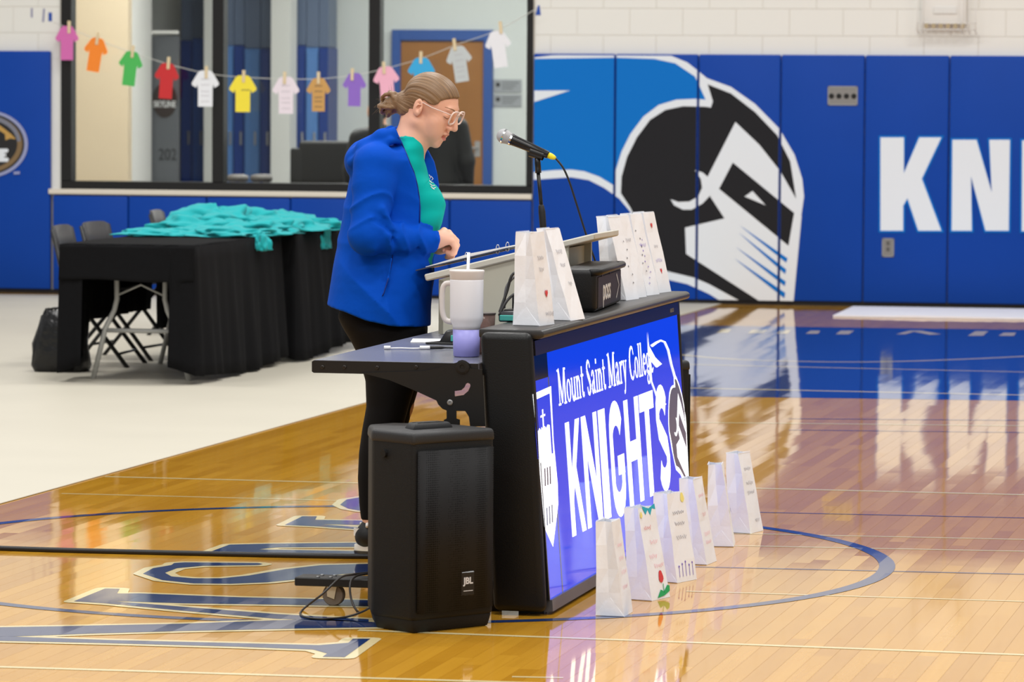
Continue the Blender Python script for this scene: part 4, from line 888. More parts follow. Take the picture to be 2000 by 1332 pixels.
for k, (px, py, lb) in enumerate(((160, 444, None), (247, 437, 'dark grey folding chair behind the middle of the near black table'), (341, 413, 'dark grey folding chair farthest back, rising above the teal shirts'))):
    o = c_ if k == 0 else copy_tree(c_)
    Z_ = (1.585-.79)*F/(py-171.5); P = aty(px, py, Z_); o.location = (P.x+(.10, .02, .10)[k], P.y, 0); o.rotation_euler = (0, 0, crot+(.05, -.08, .1)[k])
    if lb: o['label'] = lb
# teal shirts in a loose heap
teal = mat('teal cotton', (6, 160, 164), rough=.8, var=(12, .12), sheen=.1)
def crumple(seed, sx, sy, sz):
    r = np.random.RandomState(seed); bm = bmesh.new(); bmesh.ops.create_icosphere(bm, subdivisions=5, radius=1.0)
    ks = r.normal(size=(9, 3)); ks /= np.linalg.norm(ks, axis=1)[:, None]; fr = r.uniform(2.5, 9, 9); ph = r.uniform(0, 6.28, 9)
    co = np.array([v.co[:] for v in bm.verts]); d = np.zeros(len(co))
    for k in range(9): d += (1-np.abs(np.sin((co @ ks[k])*fr[k]+ph[k])))*(.34/fr[k]**.5)
    ang = np.arctan2(co[:, 1], co[:, 0]); d += .12*np.sin(3*ang+seed)+.10*np.sin(5*ang+2*seed)
    co = co*(.72+d)[:, None]; co[:, 0] *= sx; co[:, 1] *= sy; co[:, 2] = np.where(co[:, 2] < 0, co[:, 2]*.16, co[:, 2])*sz
    co[:, 2] -= co[:, 2].min()
    for v, p in zip(bm.verts, co): v.co = p
    me = bpy.data.meshes.new('t_shirt'); bm.to_mesh(me); bm.free(); return me
SH = [(-.62, .95, 0, .17, .15, .05, 'leftmost loose teal shirt at the left end of the heap on the near table'), (-.42, 1.15, 0, .2, .17, .06, 'crumpled teal shirt low on the left part of the heap'), (-.22, 1.05, 0, .2, .2, .06, 'crumpled teal shirt along the near edge of the black tabletop'), (-.5, 1.55, 0, .22, .2, .1, 'teal shirt bunched up on the left rise of the heap'), (-.2, 1.5, 0, .2, .22, .08, 'teal shirt in the middle of the near table heap'),
      (-.08, 1.35, 0, .14, .14, .05, 'teal shirt slipping over the table edge at the middle of the heap'), (-.45, 1.85, .02, .22, .2, .15, 'teal shirt at the highest point of the heap'), (-.18, 1.9, .0, .2, .2, .11, 'teal shirt across the gap between the two black tables'), (-.4, 2.3, 0, .22, .22, .14, 'teal shirt at the back of the heap on the second table'), (-.1, 2.25, 0, .2, .2, .09, 'teal shirt on the near edge of the second black table'),
      (-.2, 2.7, 0, .22, .22, .11, 'teal shirt on the second table beside the blue jacket'), (.02, 2.75, 0, .17, .16, .07, 'teal shirt hanging over the second table beside the blue jacket')]
for k, (x, y, z, sx, sy, sz, lb) in enumerate(SH):
    o = link('t_shirt', crumple(31+k, sx, sy, sz*.62), teal, None, True); P = tl(x*.92, 1.28+(y-.95)*.80, TH+.006+z*.4); o.location = P; o.rotation_euler = (0, 0, k*1.3); tag(o, lb, 'shirt', 'heap of teal shirts')
for k, (px, py, y_, h_, w_, lb) in enumerate(((487, 448, 1.28, .075, .05, 'teal shirt sleeve end drooping over the near table edge'), (640, 445, 2.62, .12, .10, 'teal shirt corner drooping over the second table edge'))):
    o = link('t_shirt', crumple(61+k, .05, w_, h_*.85), teal, None, True); o.location = tl(.035, y_, TH-h_+.004); o.rotation_euler = (0, 0, crot); tag(o, lb, 'shirt', 'heap of teal shirts')
# black sack beside the near table
bagp = mat('shiny black plastic sack', (14, 14, 16), rough=.28, bump=(9, .8, .03))
P = atz(100, 729); sk = thing('tote_bag', 'black plastic tote bag slumped on the floor left of the near table', 'bag', P+tx*.02, TA)
q = MB(); lv = [(0, .14, .1, 0), (.04, .155, .115, 0), (.16, .15, .11, .0), (.26, .135, .10, .01), (.335, .125, .09, .02)]; V = []; n = 20
for z, a, b_, s_ in lv:
    for k in range(n):
        an = 2*pi*k/n; c1_, s1_ = cos(an), sin(an); e = .55; rr = 1+.05*sin(5*an+z*20)+.03*sin(9*an)
        V.append((s_+a*rr*math.copysign(abs(c1_)**e, c1_), .12+b_*rr*math.copysign(abs(s1_)**e, s1_), z+(.02*sin(3*an) if z > .3 else 0)))
Fc = [(i*n+k, i*n+(k+1) % n, (i+1)*n+(k+1) % n, (i+1)*n+k) for i in range(len(lv)-1) for k in range(n)]+[tuple(range(n-1, -1, -1))]
obj('sack', V, Fc, bagp, sk, smooth=True, solid=.004)
for yy in (.05, .19): MB().tube(spline([(-.06, yy, .32), (-.05, yy, .35), (.01, yy, .36), (.07, yy, .34), (.08, yy, .31)], 5), .006, 6).obj('handle', bagp, sk, smooth=True)
P = tl(-.35, 3.0, 0); q = rbox('storage_box', mat('dark storage box', (26, 28, 36), rough=.5), None, -.2, .2, -.15, .15, 0, .17, .01, 2); q.location = P; q.rotation_euler = (0, 0, TA); tag(q, 'low dark storage box on the floor under the second black table', 'box')
P = tl(-.05, 2.5, 0); q = rbox('storage_box', mat('blue storage box', (44, 62, 104), rough=.5), None, -.07, .07, -.1, .1, 0, .1, .01, 2); q.location = P; q.rotation_euler = (0, 0, TA); tag(q, 'small blue box peeping out under the second black table', 'box')

# ================================================================ GARLAND OF PAPER SHIRTS
def wp(px, py, t): return onp(px, py, WA-WN*t, WN)
string = [(104, 44), (135, 55), (186, 76), (254, 101), (328, 125), (403, 143), (475, 151), (555, 154), (622, 154), (690, 147), (752, 134), (823, 114), (893, 87), (974, 58), (1048, 17)]
GT = -.035
o = MB().tube(spline([wp(x, y, GT) for x, y in string], 6), .0026, 6).obj('string', mat('white twine', (206, 206, 200), rough=.7), None, smooth=True); tag(o, 'thin white string sagging across the black framed window', 'string')
TEE = [(-.16, .5), (.16, .5), (.26, .46), (.5, .16), (.5, .10), (.34, .02), (.30, .12), (.27, .0), (.27, -.5), (-.27, -.5), (-.27, 0), (-.30, .12), (-.34, .02), (-.5, .10), (-.5, .16), (-.26, .46)]
SHIRTS = [('magenta pink', (214, 108, 178), 131, 84, 46, 66, 0, 135), ('orange', (252, 140, 44), 186, 107, 47, 66, 9, 190), ('green', (78, 188, 92), 254, 134, 47, 67, 7, 259), ('red', (204, 46, 50), 325, 158, 48, 69, 4, 329), ('white', (238, 240, 246), 401, 173, 54, 70, 0, 403), ('yellow', (248, 228, 66), 474.5, 183, 54, 71, 0, 476), ('pale pink white', (240, 228, 238), 558, 186, 53, 72, 0, 556),
          ('tan', (206, 158, 92), 622, 185, 47, 65, 0, 622), ('purple', (146, 108, 204), 692, 175, 46, 65, 1, 688), ('light pink', (246, 182, 206), 755, 164, 51, 68, -5, 750), ('bright blue', (56, 170, 226), 823, 148, 53, 70, 0, 822), ('light grey', (196, 202, 204), 898, 125, 50, 70, -9, 888), ('plain white', (236, 236, 242), 974, 96, 50, 71, -8, 978)]
pegm = mat('pale wooden peg', (226, 206, 168), rough=.6); ink = mat('thin dark ink', (90, 84, 80), rough=.7)
WM = Matrix.Rotation(WROT, 4, 'Z')
for nm, col, cx, cy, w_, h_, tilt, peg in SHIRTS:
    P = wp(cx, cy, GT-.004); sc_ = (P-EYE).length/F; W_, H_ = w_*sc_/1.0, h_*sc_
    pm_ = mat(nm+' card', col, rough=.65, var=(40, .04))
    bend = random.uniform(-.006, .006)
    f = lambda x, y: (x*W_*cos(math.radians(tilt))-y*H_*sin(math.radians(tilt))*-1*-1, 0, y*H_*cos(math.radians(tilt))+x*W_*sin(math.radians(tilt))*-1*-1)
    ct, st = cos(math.radians(-tilt)), sin(math.radians(-tilt))
    f = lambda x, y, k=0.: (x*W_*ct-y*H_*st, k+bend*(y-.5)*2, x*W_*st+y*H_*ct)
    t = thing('paper_shirt', nm+' paper T-shirt cut-out pegged to the string by the window', 'paper shirt', P, WROT, 'paper shirts on the string')
    t['label'] = {'white': 'white paper T-shirt on the string between the red and yellow ones', 'pale pink white': 'very pale pinkish white paper T-shirt between the yellow and tan ones', 'plain white': 'white paper T-shirt at the right end of the string', 'light grey': 'light grey tilted paper T-shirt in front of the wooden door', 'light pink': 'light pink paper T-shirt beside the purple one, partly behind the hair bun'}.get(nm, nm+' paper T-shirt cut-out pegged to the string')
    MB().prism([f(x, y, 0) for x, y in TEE], [f(x, y, .0012) for x, y in TEE]).obj('card', pm_, t)
    if nm in ('tan', 'yellow', 'white', 'pale pink white', 'light grey'):
        for j, yy in enumerate((.26, .1, -.08, -.2, -.36)):
            if nm == 'yellow' and j != 1: continue
            q = MB(); rr = random.Random(j*7+int(cx)); n = 9; P_ = [(-.16+.32*k/n+(0.1 if nm == 'yellow' else 0), yy+.018*(-1)**k*rr.uniform(.3, 1)) for k in range(n+1)]
            q.ribbon(P_, .02 if nm in ('tan', 'yellow') else .012, lambda x, y: f(x, y, -.0012)); q.obj('handwriting', ink if nm in ('tan', 'yellow') else mat('faint pencil', (178, 172, 180), rough=.7), t)
    # clothes peg gripping card and string
    yt = [p for p in string]
    sy = np.interp(peg, [p[0] for p in string], [p[1] for p in string])
    T = wp(peg, sy, GT-.004); pg = thing('clothes_peg', 'wooden clothes peg holding the '+nm+' paper shirt', 'clothes peg', T, WROT, 'clothes pegs on the string'); u = sc_
    a_ = math.radians(-tilt*.8); R2 = Matrix.Rotation(-a_, 4, 'Y')
    for k, dy in enumerate((-.0075, .0035)):
        MB().box(-.0115, .0115, dy, dy+.005, -10*u, 14*u, R2).obj('jaw', pegm, pg, bevel=.002, seg=1)
    MB().tube([R2 @ Vector((-.012, -.001, 1*u)), R2 @ Vector((.012, -.001, 1*u))], .0035, 8).obj('spring', alu, pg)
for k, (x, y, w_, h_, m, lb) in enumerate(((62, 25, 4, 18, mat('grey tape', (150, 150, 176), rough=.6), 'narrow grey tape mark on the cream wall, leftmost of three'), (85, 30, 4, 26, mat('grey tape', (150, 150, 176)), 'long narrow grey tape mark on the cream wall left of the window'), (98, 33, 7, 17, mat('blue tape', (28, 74, 168), rough=.6), 'short blue tape piece on the cream wall left of the window'), (1051, 20, 11, 19, mat('blue tape', (28, 74, 168)), 'blue tape piece holding the right end of the string'))):
    P = wp(x, y, T0-.002); u = (P-EYE).length/F
    q = MB().prism([(-w_*u/2, 0, -h_*u/2), (w_*u/2, 0, -h_*u/2), (w_*u/2*(.5 if k == 3 else 1), 0, h_*u/2), (-w_*u/2*(.1 if k == 3 else 1), 0, h_*u/2)], [(-w_*u/2, .0015, -h_*u/2), (w_*u/2, .0015, -h_*u/2), (w_*u/2*(.5 if k == 3 else 1), .0015, h_*u/2), (-w_*u/2*(.1 if k == 3 else 1), .0015, h_*u/2)]).obj('tape_strip', m)
    q.location = P; q.rotation_euler = (0, .08 if k == 1 else 0, WROT); tag(q, lb, 'tape')

# ================================================================ CAGED ALARM ON THE WALL, BANNER ON THE FLOOR
P = wp(1850, 64, T0); u = (P-EYE).length/F
al = thing('wall_alarm', 'white wall alarm box behind a white wire guard above the blue pads', 'alarm', P+Vector((0, 0, 0)), WROT)
wpl = mat('white painted metal', (232, 230, 226), rough=.4)
rbox('box', wpl, al, -46*u, 38*u, -.07, -.0, 16*u, 118*u, .006, 2)
rbox('lens', mat('pale lettering strip', (222, 221, 218), rough=.4), al, -26*u, 20*u, -.078, -.07, 36*u, 50*u, .003, 1)  # pale raised strip standing in for faint lettering
for x in (-56, -46, 30, 44, 56): MB().tube([(x*u, -.0, 0*u), (x*u, -.10, 4*u), (x*u, -.11, 22*u), (x*u, -.11, 120*u), (x*u, 0, 124*u)], .004, 6).obj('guard_wire', wpl, al, smooth=True)
for z in (6, 18, 100): MB().tube([(-58*u, -.10, z*u), (58*u, -.10, z*u)], .004, 6).obj('guard_wire', wpl, al, smooth=True)
for k in range(6): rbox('guard_slot_shade', mat('painted slot shade', (176, 160, 128), rough=.6), al, (-42+14*k)*u, (-35+14*k)*u, -.106, -.101, 8*u, 17*u, .001, 1)  # tan blocks paint the shade in the slots of the guard
bn = [atz(1627, 619), atz(1666, 602.5), atz(1800, 604.5), atz(2060, 608.5), atz(2060, 626), atz(1800, 622), atz(1700, 620.5)]
q = MB(); q.prism([(p.x, p.y, .002) for p in bn], [(p.x, p.y, .012+.006*(k % 2)) for k, p in enumerate(bn)]); q = q.obj('paper_banner', mat('white banner paper', (236, 236, 244), rough=.5, bump=(3, .4, .05))); tag(q, 'long white paper banner lying on the floor along the blue wall pads', 'banner')

# ================================================================ ROOM BEHIND THE WINDOW
def bs(px, py, t): return wl(px, py, t)
def shell(name, x0, x1, t0, t1, z0, z1, m):
    q = MB().box(x0, x1, t0, t1, z0, z1).obj(name, m); q.location = WA; q.rotation_euler = (0, 0, WROT); return tag(q, kind='structure')
gwall = mat('grey painted wall', (190, 194, 192), rough=.6, var=(.8, .04)); cwall = mat('warm cream wall', (222, 204, 176), rough=.6, var=(.8, .03)); dgrey = mat('dark grey panel', (92, 95, 100), rough=.5)
TB = 11.0
xa, xb = bs(60, 300, TB)[0]-2.5, bs(1120, 300, TB)[0]+.5
shell('wall_office_back', xa, xb, TB, TB+.12, 0, 4.0, gwall)
shell('wall_office_right', bs(1075, 300, 2)[0]+.9, bs(1075, 300, 2)[0]+1.02, T0+.2, TB, 0, 4.0, gwall)
shell('wall_office_left', bs(60, 300, 4)[0]-2.6, bs(60, 300, 4)[0]-2.5, T0+.2, TB, 0, 4.0, cwall)
shell('floor_office', xa-2, xb+2, T0+.2, TB, -.05, .005, mat('office carpet', (92, 92, 96), rough=.9, var=(20, .1)))
shell('ceiling_office', xa-2, xb+2, T0+.2, TB+.1, 3.98, 4.05, mat('office ceiling', (220, 220, 216), rough=.7))
shell('wall_office_partition', bs(60, 300, 4)[0]-2.5, bs(250, 300, 4)[0], 4.0, 4.12, 0, 3.98, cwall)
pr0, pr1 = bs(250, 300, 4)[0], bs(296, 300, 9)[0]
q = MB(); q.prism([(pr0, 4.0, 0), (pr0, 4.12, 0), (pr1-.1, 9.0, 0), (pr1, 9.0, 0)], [(pr0, 4.0, 3.98), (pr0, 4.12, 3.98), (pr1-.1, 9.0, 3.98), (pr1, 9.0, 3.98)]); q = q.obj('wall_office_return', mat('light grey return wall', (188, 186, 182), rough=.6)); q.location = WA; q.rotation_euler = (0, 0, WROT); tag(q, kind='structure')
for k in range(8):  # unseen lamps added to light the office; last two brighten the cream partition
    ld = bpy.data.lights.new('office_fill_lamp', 'AREA'); ld.shape = 'RECTANGLE'; ld.size = 1.2; ld.size_y = .6; ld.energy = (52 if k > 5 else 112); ld.color = (1, .985, .95)
    lo = bpy.data.objects.new('office_fill_lamp', ld); C.objects.link(lo); lo.location = WM @ Vector(*[((.0, 1.6, 3.95) if k == 6 else (.1, 2.9, 3.95)) if k > 5 else (1.4+2.6*(k % 2), 2.4+3.0*(k//2), 3.95)])+WA
    q = rbox('ceiling_panel', mat('lamp diffuser', (240, 240, 236), rough=.5), None, -.6, .6, -.3, .3, .0, .02, .004, 1); q.location = lo.location+Vector((0, 0, .005)); q.rotation_euler = (0, 0, WROT); tag(q, 'unseen added office ceiling light panel behind the window', 'ceiling light', 'added office ceiling light panels'); q['label'] = 'unseen flat ceiling light panel added in the office behind the window'
    lo.rotation_euler = (0, 0, WROT)
def wthing(name, label, cat, s, t, z=0., group=None): return thing(name, label, cat, WA+WM @ Vector((s, t, z)), WROT, group)
# lockers
lkb = [mat('blue locker door', (30, 74, 150), rough=.35), mat('pale blue locker door', (74, 116, 172), rough=.35), mat('deep blue locker door', (14, 50, 120), rough=.35)]
LK = [(352, 376, 2, 80, 'dark blue locker left of the pale pillar beside the badge banner'), (376, 400, 0, 76, 'blue locker next to the pale pillar behind the red paper shirt'), (437, 456, 1, 90, 'pale blue locker right beside the first black mullion'), (456, 477, 2, 90, 'deep blue locker behind the yellow paper shirt'), (477, 508, 1, 96, 'pale blue locker behind the right side of the yellow paper shirt'), (508, 529, 2, 96, 'deep blue locker left of the white pillar'), (566, 576, 1, 90, 'narrow pale blue locker right of the white pillar'), (576, 597, 2, 90, 'deep blue locker left of the tan paper shirt'), (597, 622, 1, 94, 'pale blue locker behind the tan paper shirt'), (622, 641, 2, 94, 'deep blue locker at the right end of the row')]
for x0, x1, k, yt, lb in LK:
    a, zt = bs(x0, yt, TB-.45); b_, _ = bs(x1, yt, TB-.45)
    t = wthing('locker', lb, 'locker', (a+b_)/2, TB-.45, .005, 'blue lockers in the room behind the window'); w_ = (b_-a)/2
    rbox('body', lkb[k], t, -w_+.002, w_-.002, .0, .44, 0, zt, .004, 1)
    rbox('door', lkb[k], t, -w_+.012, w_-.012, -.018, .0, .06, zt-.03, .004, 1)
    rbox('upper_panel', mat('grey-blue upper panel', (86, 100, 124), rough=.35), t, -w_+.002, w_-.002, .02, .40, zt+.005, 2.6, .004, 1)  # grey-blue panel added over each locker for the greyer tone up there
    rbox('handle', alu, t, w_*.35, w_*.35+.02, -.035, -.018, 1.0, 1.14, .003, 1)
for x0, x1, lb in ((529, 566, 'white square pillar between the blue lockers'), (398, 415, 'narrow white pillar beside the first black mullion')):
    a, b_ = bs(x0, 200, TB-.8)[0], bs(x1, 200, TB-.8)[0]
    q = MB().box(a, b_, TB-.8, TB-.5, 0, 3.98).obj('trim_pillar', mat('off-white pillar', (206, 206, 202), rough=.6)); q.location = WA; q.rotation_euler = (0, 0, WROT); tag(q, kind='structure')
# banner with a dark round badge
a, zt = bs(297, 70, 9.1); b_, zb = bs(352, 362, 9.1)
t = wthing('hanging_banner', 'dark grey banner with a round badge and numerals behind the red paper shirt', 'banner', (a+b_)/2, 9.05, 0); w_ = (b_-a)/2
rbox('cloth', dgrey, t, -w_, w_, 0, .01, max(zb, .3), zt, .002, 1)
zc = bs(325, 196, 9.05)[1]; MB().lathe([(.0, 0), (.15, 0), (.15, .004), (.001, .004)], 32, M=Matrix.Translation((0, -.002, zc)) @ Matrix.Rotation(pi/2, 4, 'X') @ Matrix.Diagonal((.85, 1.15, 1, 1))).obj('badge', mat('brown-black badge', (46, 34, 30), rough=.5), t)
text('badge_lettering', 'SKYLINE', wpr, t, Matrix.Translation((0, -.008, bs(325, 204, 9.05)[1])) @ Matrix.Rotation(pi/2, 4, 'X'), size=.085, bold=.002, sx=.72)
text('numerals', '202', mat('black print', (30, 30, 32), rough=.5), t, Matrix.Translation((.03, -.003, bs(325, 303, 9.05)[1])) @ Matrix.Rotation(pi/2, 4, 'X'), size=.16, sx=.8)
# white shelf edge above it
q = rbox('wall_shelf', wpl, None, -.3, .12, -.02, .02, 0, .03, .003, 1); s_, z_ = bs(325, 66, 9.0); q.location = WA+WM @ Vector((s_, 9.0, z_)); q.rotation_euler = (0, 0, WROT); tag(q, 'thin white shelf edge above the dark grey banner', 'shelf')
# wooden door in its blue frame
door = bpy.data.objects.new('door_1', None); C.objects.link(door); (da, dz), (db, _) = bs(785, 82, TB), bs(947, 82, TB); door.location = WA+WM @ Vector(((da+db)/2, TB-.02, .005)); door.rotation_euler = (0, 0, WROT); tag(door, kind='structure')
hw = (db-da)/2; woodd = mat('oak veneer door', (138, 90, 40), rough=.45, var=(3, .15)); bfr = mat('blue door frame', (36, 74, 140), rough=.4); fw = bs(785, 200, TB)[0]-bs(768, 200, TB)[0]
rbox('leaf', woodd, door, -hw, hw, -.03, .015, .01, dz, .003, 1)
for s_ in (-1, 1): rbox('frame_post', bfr, door, s_*(hw+fw/2)-fw/2, s_*(hw+fw/2)+fw/2, -.06, .018, 0, dz+.12, .004, 1)
rbox('frame_head', bfr, door, -hw, hw, -.06, .018, dz+.01, dz+.12, .004, 1)
zh = bs(935, 290, TB)[1]; MB().tube([(hw-.06, -.03, zh), (hw-.06, -.075, zh), (hw-.17, -.08, zh)], .011, 8).obj('handle', alu, door, smooth=True); rbox('handle_plate', alu, door, hw-.09, hw-.03, -.036, -.03, zh-.09, zh+.07, .003, 1)
for k, (y0, y1, lb) in enumerate(((155, 181, 'upper grey sign plate on the office wall right of the wooden door'), (184, 209, 'lower grey sign plate on the office wall right of the wooden door'))):
    (a, zt), (b_, zb) = bs(965, y0, TB), bs(1019, y1, TB); t = wthing('sign_plate', lb, 'sign', (a+b_)/2, TB-.012, zb, 'grey sign plates'); w_ = (b_-a)/2; h_ = zt-zb
    rbox('plate', mat('mid grey sign', (140, 143, 147), rough=.5), t, -w_, w_, 0, .01, 0, h_, .002, 1)
    MB().lathe([(.0, 0), (.022, 0), (.022, .002), (.001, .002)], 16, M=Matrix.Translation((-w_*.7, -.001, h_*.6)) @ Matrix.Rotation(pi/2, 4, 'X')).obj('pictogram', dark, t)
    for j in range(3): rbox('text_line', mat('dark sign text', (70, 72, 76), rough=.5), t, -w_*.4, w_*(.8-.2*j), -.002, .0, h_*(.72-.22*j), h_*(.78-.22*j), .0005, 1)
# dark furniture and seats by the glass
(a, zt), (b_, _) = bs(566, 276, 2.2), bs(705, 276, 2.2)
t = wthing('padded_armchair', 'bulky black armchair seen behind the window glass left of the speaker', 'armchair', (a+b_)/2, 2.2, .005); w_ = (b_-a)/2; blk_ = mat('black upholstery', (16, 16, 18), rough=.6)
rbox('back_cushion', blk_, t, -w_+.07, w_-.07, 0, .2, .3, zt, .03, 3); rbox('seat_cushion', blk_, t, -w_+.08, w_-.08, .15, .7, .25, .45, .03, 3)
for s_ in (-1, 1): rbox('armrest', blk_, t, s_*(w_-.06)-.06, s_*(w_-.06)+.06, .0, .7, .05, zt-.06, .02, 2)
for k, (px, lb) in enumerate(((458, 'grey round-topped seat behind the glass under the yellow paper shirt'), (505, 'grey round-topped seat behind the glass left of the black armchair'))):
    s_, z_ = bs(px, 342, 2.6); t = wthing('stool', lb, 'stool', s_, 2.7, .005, 'grey seats behind the glass'); gs = mat('grey seat plastic', (96, 92, 90), rough=.5)
    MB().lathe([(.0, z_-.06), (.082, z_-.06), (.094, z_-.04), (.088, z_-.01), (.05, z_), (.001, z_)], 24).obj('seat', gs, t, smooth=True)
    for an in range(4): MB().tube([(.06*cos(an*pi/2+.7), .06*sin(an*pi/2+.7), z_-.05), (.09*cos(an*pi/2+.7), .09*sin(an*pi/2+.7), 0)], .012, 8).obj('leg', alu, t, smooth=True)
# ================================================================ PEOPLE: bodies and clothes grown from distance fields
class Field:
    """signed distance field on a rectilinear grid; shapes are melted together"""
    def __init__(s, xs, ys, zs):
        s.ax = [np.asarray(a, float) for a in (xs, ys, zs)]; s.d = np.full([len(a) for a in s.ax], .2)
    def sl(s, lo, hi): return tuple(slice(max(0, np.searchsorted(a, l)-1), min(len(a), np.searchsorted(a, h)+1)) for a, l, h in zip(s.ax, lo, hi))
    def pts(s, sl): return np.meshgrid(*[a[q] for a, q in zip(s.ax, sl)], indexing='ij')
    def add(s, f, lo, hi, k=.01, op='u', pad=.05):
        q = s.sl([l-pad for l in lo], [h+pad for h in hi])
        if any(z.stop-z.start < 1 for z in q): return s
        e = f(*s.pts(q)); a = s.d[q]
        if op == 'u': h = np.clip(.5+.5*(a-e)/k, 0, 1); s.d[q] = a*(1-h)+e*h-k*h*(1-h)
        elif op == 's': h = np.clip(.5-.5*(a+e)/k, 0, 1); s.d[q] = a*(1-h)-e*h+k*h*(1-h)
        return s
    def cone(s, a, b, ra, rb, k=.01, op='u', sc=(1, 1, 1)):
        a, b = np.array(a, float), np.array(b, float); ba = b-a; l2 = max(1e-9, ba @ ba); m = max(ra, rb)
        def f(x, y, z):
            t = np.clip(((x-a[0])*ba[0]+(y-a[1])*ba[1]+(z-a[2])*ba[2])/l2, 0, 1)
            return np.sqrt((x-a[0]-ba[0]*t)**2+(y-a[1]-ba[1]*t)**2+(z-a[2]-ba[2]*t)**2)-(ra+(rb-ra)*t)
        return s.add(f, np.minimum(a, b)-m, np.maximum(a, b)+m, k, op)
    def chain(s, P, R, k=.01):
        for i in range(len(P)-1): s.cone(P[i], P[i+1], R[i], R[i+1], k)
        return s
    def ell(s, c, r, M=None, k=.01, op='u'):
        c = np.array(c, float); r = np.array(r, float); A = np.eye(3) if M is None else np.array(M)[:3, :3]; m = max(r)
        def f(x, y, z):
            X_, Y_, Z_ = x-c[0], y-c[1], z-c[2]
            u = [A[0, i]*X_+A[1, i]*Y_+A[2, i]*Z_ for i in range(3)]
            k0 = np.sqrt(sum((u[i]/r[i])**2 for i in range(3))); k1 = np.sqrt(sum((u[i]/r[i]**2)**2 for i in range(3)))+1e-9
            return k0*(k0-1)/k1
        return s.add(f, c-m, c+m, k, op)
    def mesh(s):
        """naive surface nets"""
        d = s.d; ins = d < 0; nx, ny, nz = d.shape; X_, Y_, Z_ = s.ax
        acc = np.zeros((nx-1, ny-1, nz-1, 3)); cnt = np.zeros((nx-1, ny-1, nz-1))
        def cell(a, o): return a[o[0]:nx-1+o[0], o[1]:ny-1+o[1], o[2]:nz-1+o[2]]
        gx, gy, gz = [np.stack([a[:-1], a[1:]]) for a in s.ax]
        for axis in range(3):
            for u in (0, 1):
                for v in (0, 1):
                    o0 = [0, 0, 0]; o1 = [0, 0, 0]; oth = [i for i in range(3) if i != axis]
                    o0[oth[0]] = o1[oth[0]] = u; o0[oth[1]] = o1[oth[1]] = v; o1[axis] = 1
                    a, b = cell(d, o0), cell(d, o1); m = (a < 0) != (b < 0)
                    I = np.nonzero(m)
                    t = a[I]/(a[I]-b[I]); P = np.empty((len(t), 3))
                    for i in range(3):
                        A = s.ax[i]; base = A[I[i]+o0[i]]
                        P[:, i] = base+(t*(A[I[i]+1]-A[I[i]]) if i == axis else 0)
                    np.add.at(acc, I, P); np.add.at(cnt, I, 1)
        act = cnt > 0; idx = np.full(act.shape, -1); idx[act] = np.arange(act.sum()); V = acc[act]/cnt[act][:, None]; Q = []
        for axis in range(3):
            oth = [i for i in range(3) if i != axis]
            sl0 = [slice(1, -1)]*3; sl0[axis] = slice(0, -1); sl1 = list(sl0); sl1[axis] = slice(1, None)
            a, b = ins[tuple(sl0)], ins[tuple(sl1)]; I = list(np.nonzero(a != b)); flip = a[tuple(I)]
            for i in oth: I[i] = I[i]+1
            c = []
            for u, v in ((0, 0), (1, 0), (1, 1), (0, 1)):
                J = list(I); J[oth[0]] = I[oth[0]]-u; J[oth[1]] = I[oth[1]]-v; c.append(idx[tuple(J)])
            c = np.stack(c, 1); ok = (c >= 0).all(1); c = c[ok]; flip = flip[ok]
            if axis == 1: flip = ~flip
            c[~flip] = c[~flip][:, ::-1]; Q.append(c)
        return V, np.concatenate(Q)
    def obj(s, name, m, parent, relax=2):
        V, Q = s.mesh()
        for _ in range(relax):
            E = np.concatenate([Q[:, [0, 1]], Q[:, [1, 2]], Q[:, [2, 3]], Q[:, [3, 0]]]); S = np.zeros_like(V); n = np.zeros(len(V))
            np.add.at(S, E[:, 0], V[E[:, 1]]); np.add.at(S, E[:, 1], V[E[:, 0]]); np.add.at(n, E[:, 0], 1); np.add.at(n, E[:, 1], 1)
            V = V*.5+.5*S/np.maximum(n, 1)[:, None]
        off = np.array(parent.location) if parent else np.zeros(3)
        me = bpy.data.meshes.new(name); V = V-off
        me.vertices.add(len(V)); me.vertices.foreach_set('co', V.ravel()); me.loops.add(len(Q)*4); me.loops.foreach_set('vertex_index', Q.ravel().astype(np.int32))
        me.polygons.add(len(Q)); me.polygons.foreach_set('loop_start', np.arange(0, len(Q)*4, 4, dtype=np.int32)); me.update(calc_edges=True); me.validate()
        return link(name, me, m, parent, True)
def axis_(*segs):
    out = []
    for a, b, h in segs: out += list(np.arange(a, b-1e-6, h))
    return np.array(out+[segs[-1][1]])

